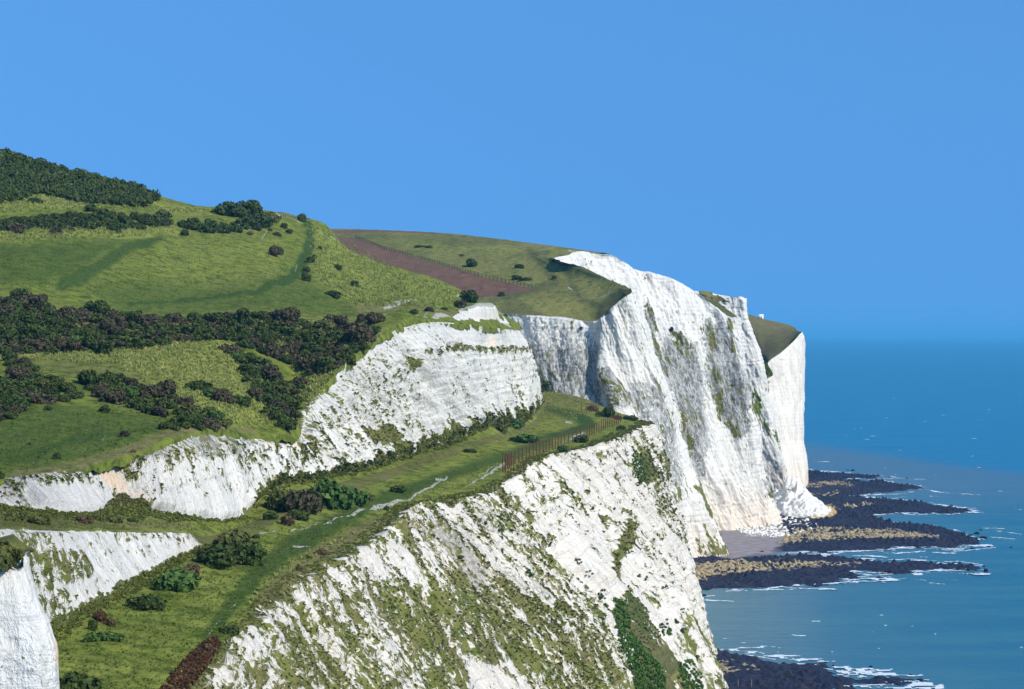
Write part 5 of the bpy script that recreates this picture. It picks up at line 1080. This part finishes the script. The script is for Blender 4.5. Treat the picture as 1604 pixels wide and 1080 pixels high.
for (a, b, c) in [(1336, 737, 3), (1328, 736, 2), (1420, 749, 2.5), (1490, 792, 3)]: rock(a, b, c, RW, 'dark rock far out by the farthest reef', 'loose rocks off the farthest reef')
for (a, b, c) in [(1102, 933, 5), (1092, 934, 4), (1192, 866, 6), (1080, 932, 4)]: rock(a, b, c, RW, 'dark boulder at the water edge below the sea cliff', 'boulders at the foot of the sea cliff')
def rocks_stuff(name, pts, rad, ms, label, seed):
    r = np.random.default_rng(seed); me = ms[0]; V0 = np.array([v.co[:] for v in me.vertices]); F0 = np.array([p.vertices[:] for p in me.polygons]); n = len(pts)
    a = r.uniform(0, 6.28, n)[:, None]; b = r.uniform(0.6, 1.4, (n, 3)) * [1, 1, 0.8]
    W0 = V0[None] * b[:, None, :]; x = W0[..., 0] * np.cos(a) - W0[..., 1] * np.sin(a); y = W0[..., 0] * np.sin(a) + W0[..., 1] * np.cos(a)
    V = np.stack([x, y, W0[..., 2]], -1) * rad[:, None, None] + pts[:, None, :]
    Fq = (F0[None] + (np.arange(n) * len(V0))[:, None, None]).reshape(-1, 3)
    link(name, mesh_np(name, V, Fq, me.materials[0], smooth=False), kind='stuff', label=label, cat='rocks')
def fore_pts(poly, n, seed, z=0.6):
    r = np.random.default_rng(seed); pa = np.array(poly); x = r.uniform(pa[:, 0].min(), pa[:, 0].max(), n * 5); y = r.uniform(pa[:, 1].min(), pa[:, 1].max(), n * 5); ok = polydist(x, y, poly) > 0; x = x[ok][:n]; y = y[ok][:n]
    Y_ = H * F / (y - HY); return np.stack([(x - CX) / F * Y_, Y_, np.full(len(x), z)], 1), r
pts, r = fore_pts([(1150, 828), (1215, 818), (1230, 806), (1290, 826), (1240, 842), (1215, 845), (1160, 838)], 700, 701); rocks_stuff('chalk_rubble', pts, r.uniform(0.3, 1.1, len(pts)) ** 1.5, RC, 'white chalk rubble fallen at the foot of the headland', 702)
pts, r = fore_pts([(1075, 893), (1140, 880), (1200, 886), (1290, 884), (1200, 897), (1120, 905), (1070, 918)], 900, 703); rocks_stuff('beach_boulders', pts, r.uniform(0.4, 1.3, len(pts)) ** 1.3, RT, 'tan boulders heaped on the reef below the sea cliff', 704)
pts, r = fore_pts([(1225, 842), (1290, 832), (1380, 834), (1460, 842), (1300, 850), (1230, 856)], 800, 705); rocks_stuff('beach_boulders', pts, r.uniform(0.4, 1.2, len(pts)) ** 1.3, RT, 'tan boulders along the middle reef', 706)
def ribbon(px0, py0, px1, py1, wd, seed):
    """ragged strip of foam lying on the water, ends in pixels on the water plane"""
    n = max(5, int(abs(px1 - px0) / 1.6)); t = np.linspace(0, 1, n)
    x = px0 + (px1 - px0) * t; y = py0 + (py1 - py0) * t + 0.5 * vn2(t * n * 0.35, t * 0, seed)
    w_ = 1.05 * wd * np.clip(vn2(x * 0.11, y * 0.3, seed + 40) * 1.6 + 0.55, 0, 1) * np.sin(np.pi * np.clip(t, 0.02, 0.98)) ** 0.6 * (0.35 + 0.65 * np.abs(vn2(t * n * 0.45, t * 0 + 3, seed)) * 1.6)
    A = np.array([(*WZ(a, b - c), 0.16) for a, b, c in zip(x, y, w_)]); Bq = np.array([(*WZ(a, b + c), 0.14) for a, b, c in zip(x, y, w_)])
    mid = (A + Bq) / 2; mid[:, 2] = 0.26
    V = np.concatenate([A, mid, Bq]); Fq = np.array([[k * n + i, k * n + i + 1, (k + 1) * n + i + 1, (k + 1) * n + i] for k in range(2) for i in range(n - 1)]); return V, Fq
fl = [(1078, 940, 1150, 943, .9), (1085, 938, 1120, 934, .8), (1280, 724, 1300, 724, .5), (1268, 738, 1318, 740, .8), (1395, 749, 1450, 752, .6), (1450, 768, 1475, 772, .8), (1470, 772, 1535, 776, .7), (1340, 777, 1420, 774, .7), (1375, 786, 1420, 778, .5), (1455, 778, 1475, 779, .7),
      (1460, 790, 1500, 794, .7), (1480, 794, 1530, 797, .8), (1510, 803, 1540, 803, .9), (1335, 809, 1400, 806, .8), (1390, 803, 1440, 805, .7), (1330, 808, 1345, 810, 1.0), (1490, 866, 1560, 858, .6), (1400, 868, 1450, 864, 1.0), (1395, 868, 1425, 866, 1.6), (1460, 866, 1500, 868, .7), (1230, 867, 1400, 862, .8),
      (1340, 896, 1390, 899, .6), (1275, 916, 1345, 912, .8), (1390, 910, 1420, 907, .7), (1430, 909, 1450, 910, .7), (1478, 908, 1500, 910, .9), (1455, 914, 1480, 916, .7), (1330, 905, 1400, 900, .5), (1500, 880, 1540, 886, .6),
      (1170, 1027, 1215, 1034, .6), (1236, 1034, 1256, 1036, 1.6), (1245, 1040, 1290, 1044, 1.2), (1290, 1048, 1305, 1050, 1.2), (1335, 1053, 1380, 1058, .9), (1383, 1062, 1410, 1066, 2.6), (1380, 1070, 1440, 1068, 1.0), (1320, 1076, 1400, 1073, 1.0), (1260, 1066, 1330, 1060, .6), (1240, 996, 1262, 997, .7), (1560, 832, 1600, 838, .6), (1540, 828, 1575, 829, .4), (1550, 842, 1590, 845, .4)]
parts = [ribbon(*a, 800 + i) for i, a in enumerate(fl)]
for (x0, x1, y0) in ((1180, 1400, 867), (1110, 1290, 927), (1330, 1500, 861), (1262, 1440, 811), (1340, 1520, 898)):
    for k in range(7):
        a = rb.uniform(x0, x1); parts.append(ribbon(a, y0 + rb.uniform(-1, 1) - (a - x0) * 0.03, a + rb.uniform(12, 40), y0 - (a - x0) * 0.03 + rb.uniform(-1, 1), rb.uniform(.3, .7), 900 + k))
V, Fq = join(parts); link('surf', mesh_np('surf', V, Fq, M_foam), kind='stuff', label='white surf breaking along the edges of the reefs', cat='surf')
parts = []
for k in range(60):
    y_ = 545 + 520 * rb.random() ** 1.25; x_ = rb.uniform(1090 if y_ > 930 else 1270, 1600); sz_ = (0.5 + 1.3 * rb.random() ** 2); parts.append(ribbon(x_, y_, x_ + 2 + 7 * sz_ * rb.random(), y_ + rb.uniform(-.3, .8), 0.16 * sz_ + 0.06, 1000 + k))
V, Fq = join(parts); link('whitecaps', mesh_np('whitecaps', V, Fq, M_foam), kind='stuff', label='small whitecaps scattered over the open sea', cat='whitecaps')

# ------------------------------------------------------------------ the air between
V, Fq = box((0, 27000, 99), (56000, 56000, 210)); hz = newmat('haze'); m_, n_ = hz[0], hz[1]; n_.nodes.remove(hz[2])
pv = n_.nodes.new('ShaderNodeVolumePrincipled'); pv.inputs['Color'].default_value = (0.15, 0.62, 1.0, 1); pv.inputs['Density'].default_value = 0.000055
n_.links.new(pv.outputs[0], [q for q in n_.nodes if q.type == 'OUTPUT_MATERIAL'][0].inputs['Volume'])
link('haze', mesh_np('haze', V, Fq, m_, smooth=False), kind='stuff', label='thin blue sea haze over the coast', cat='haze')
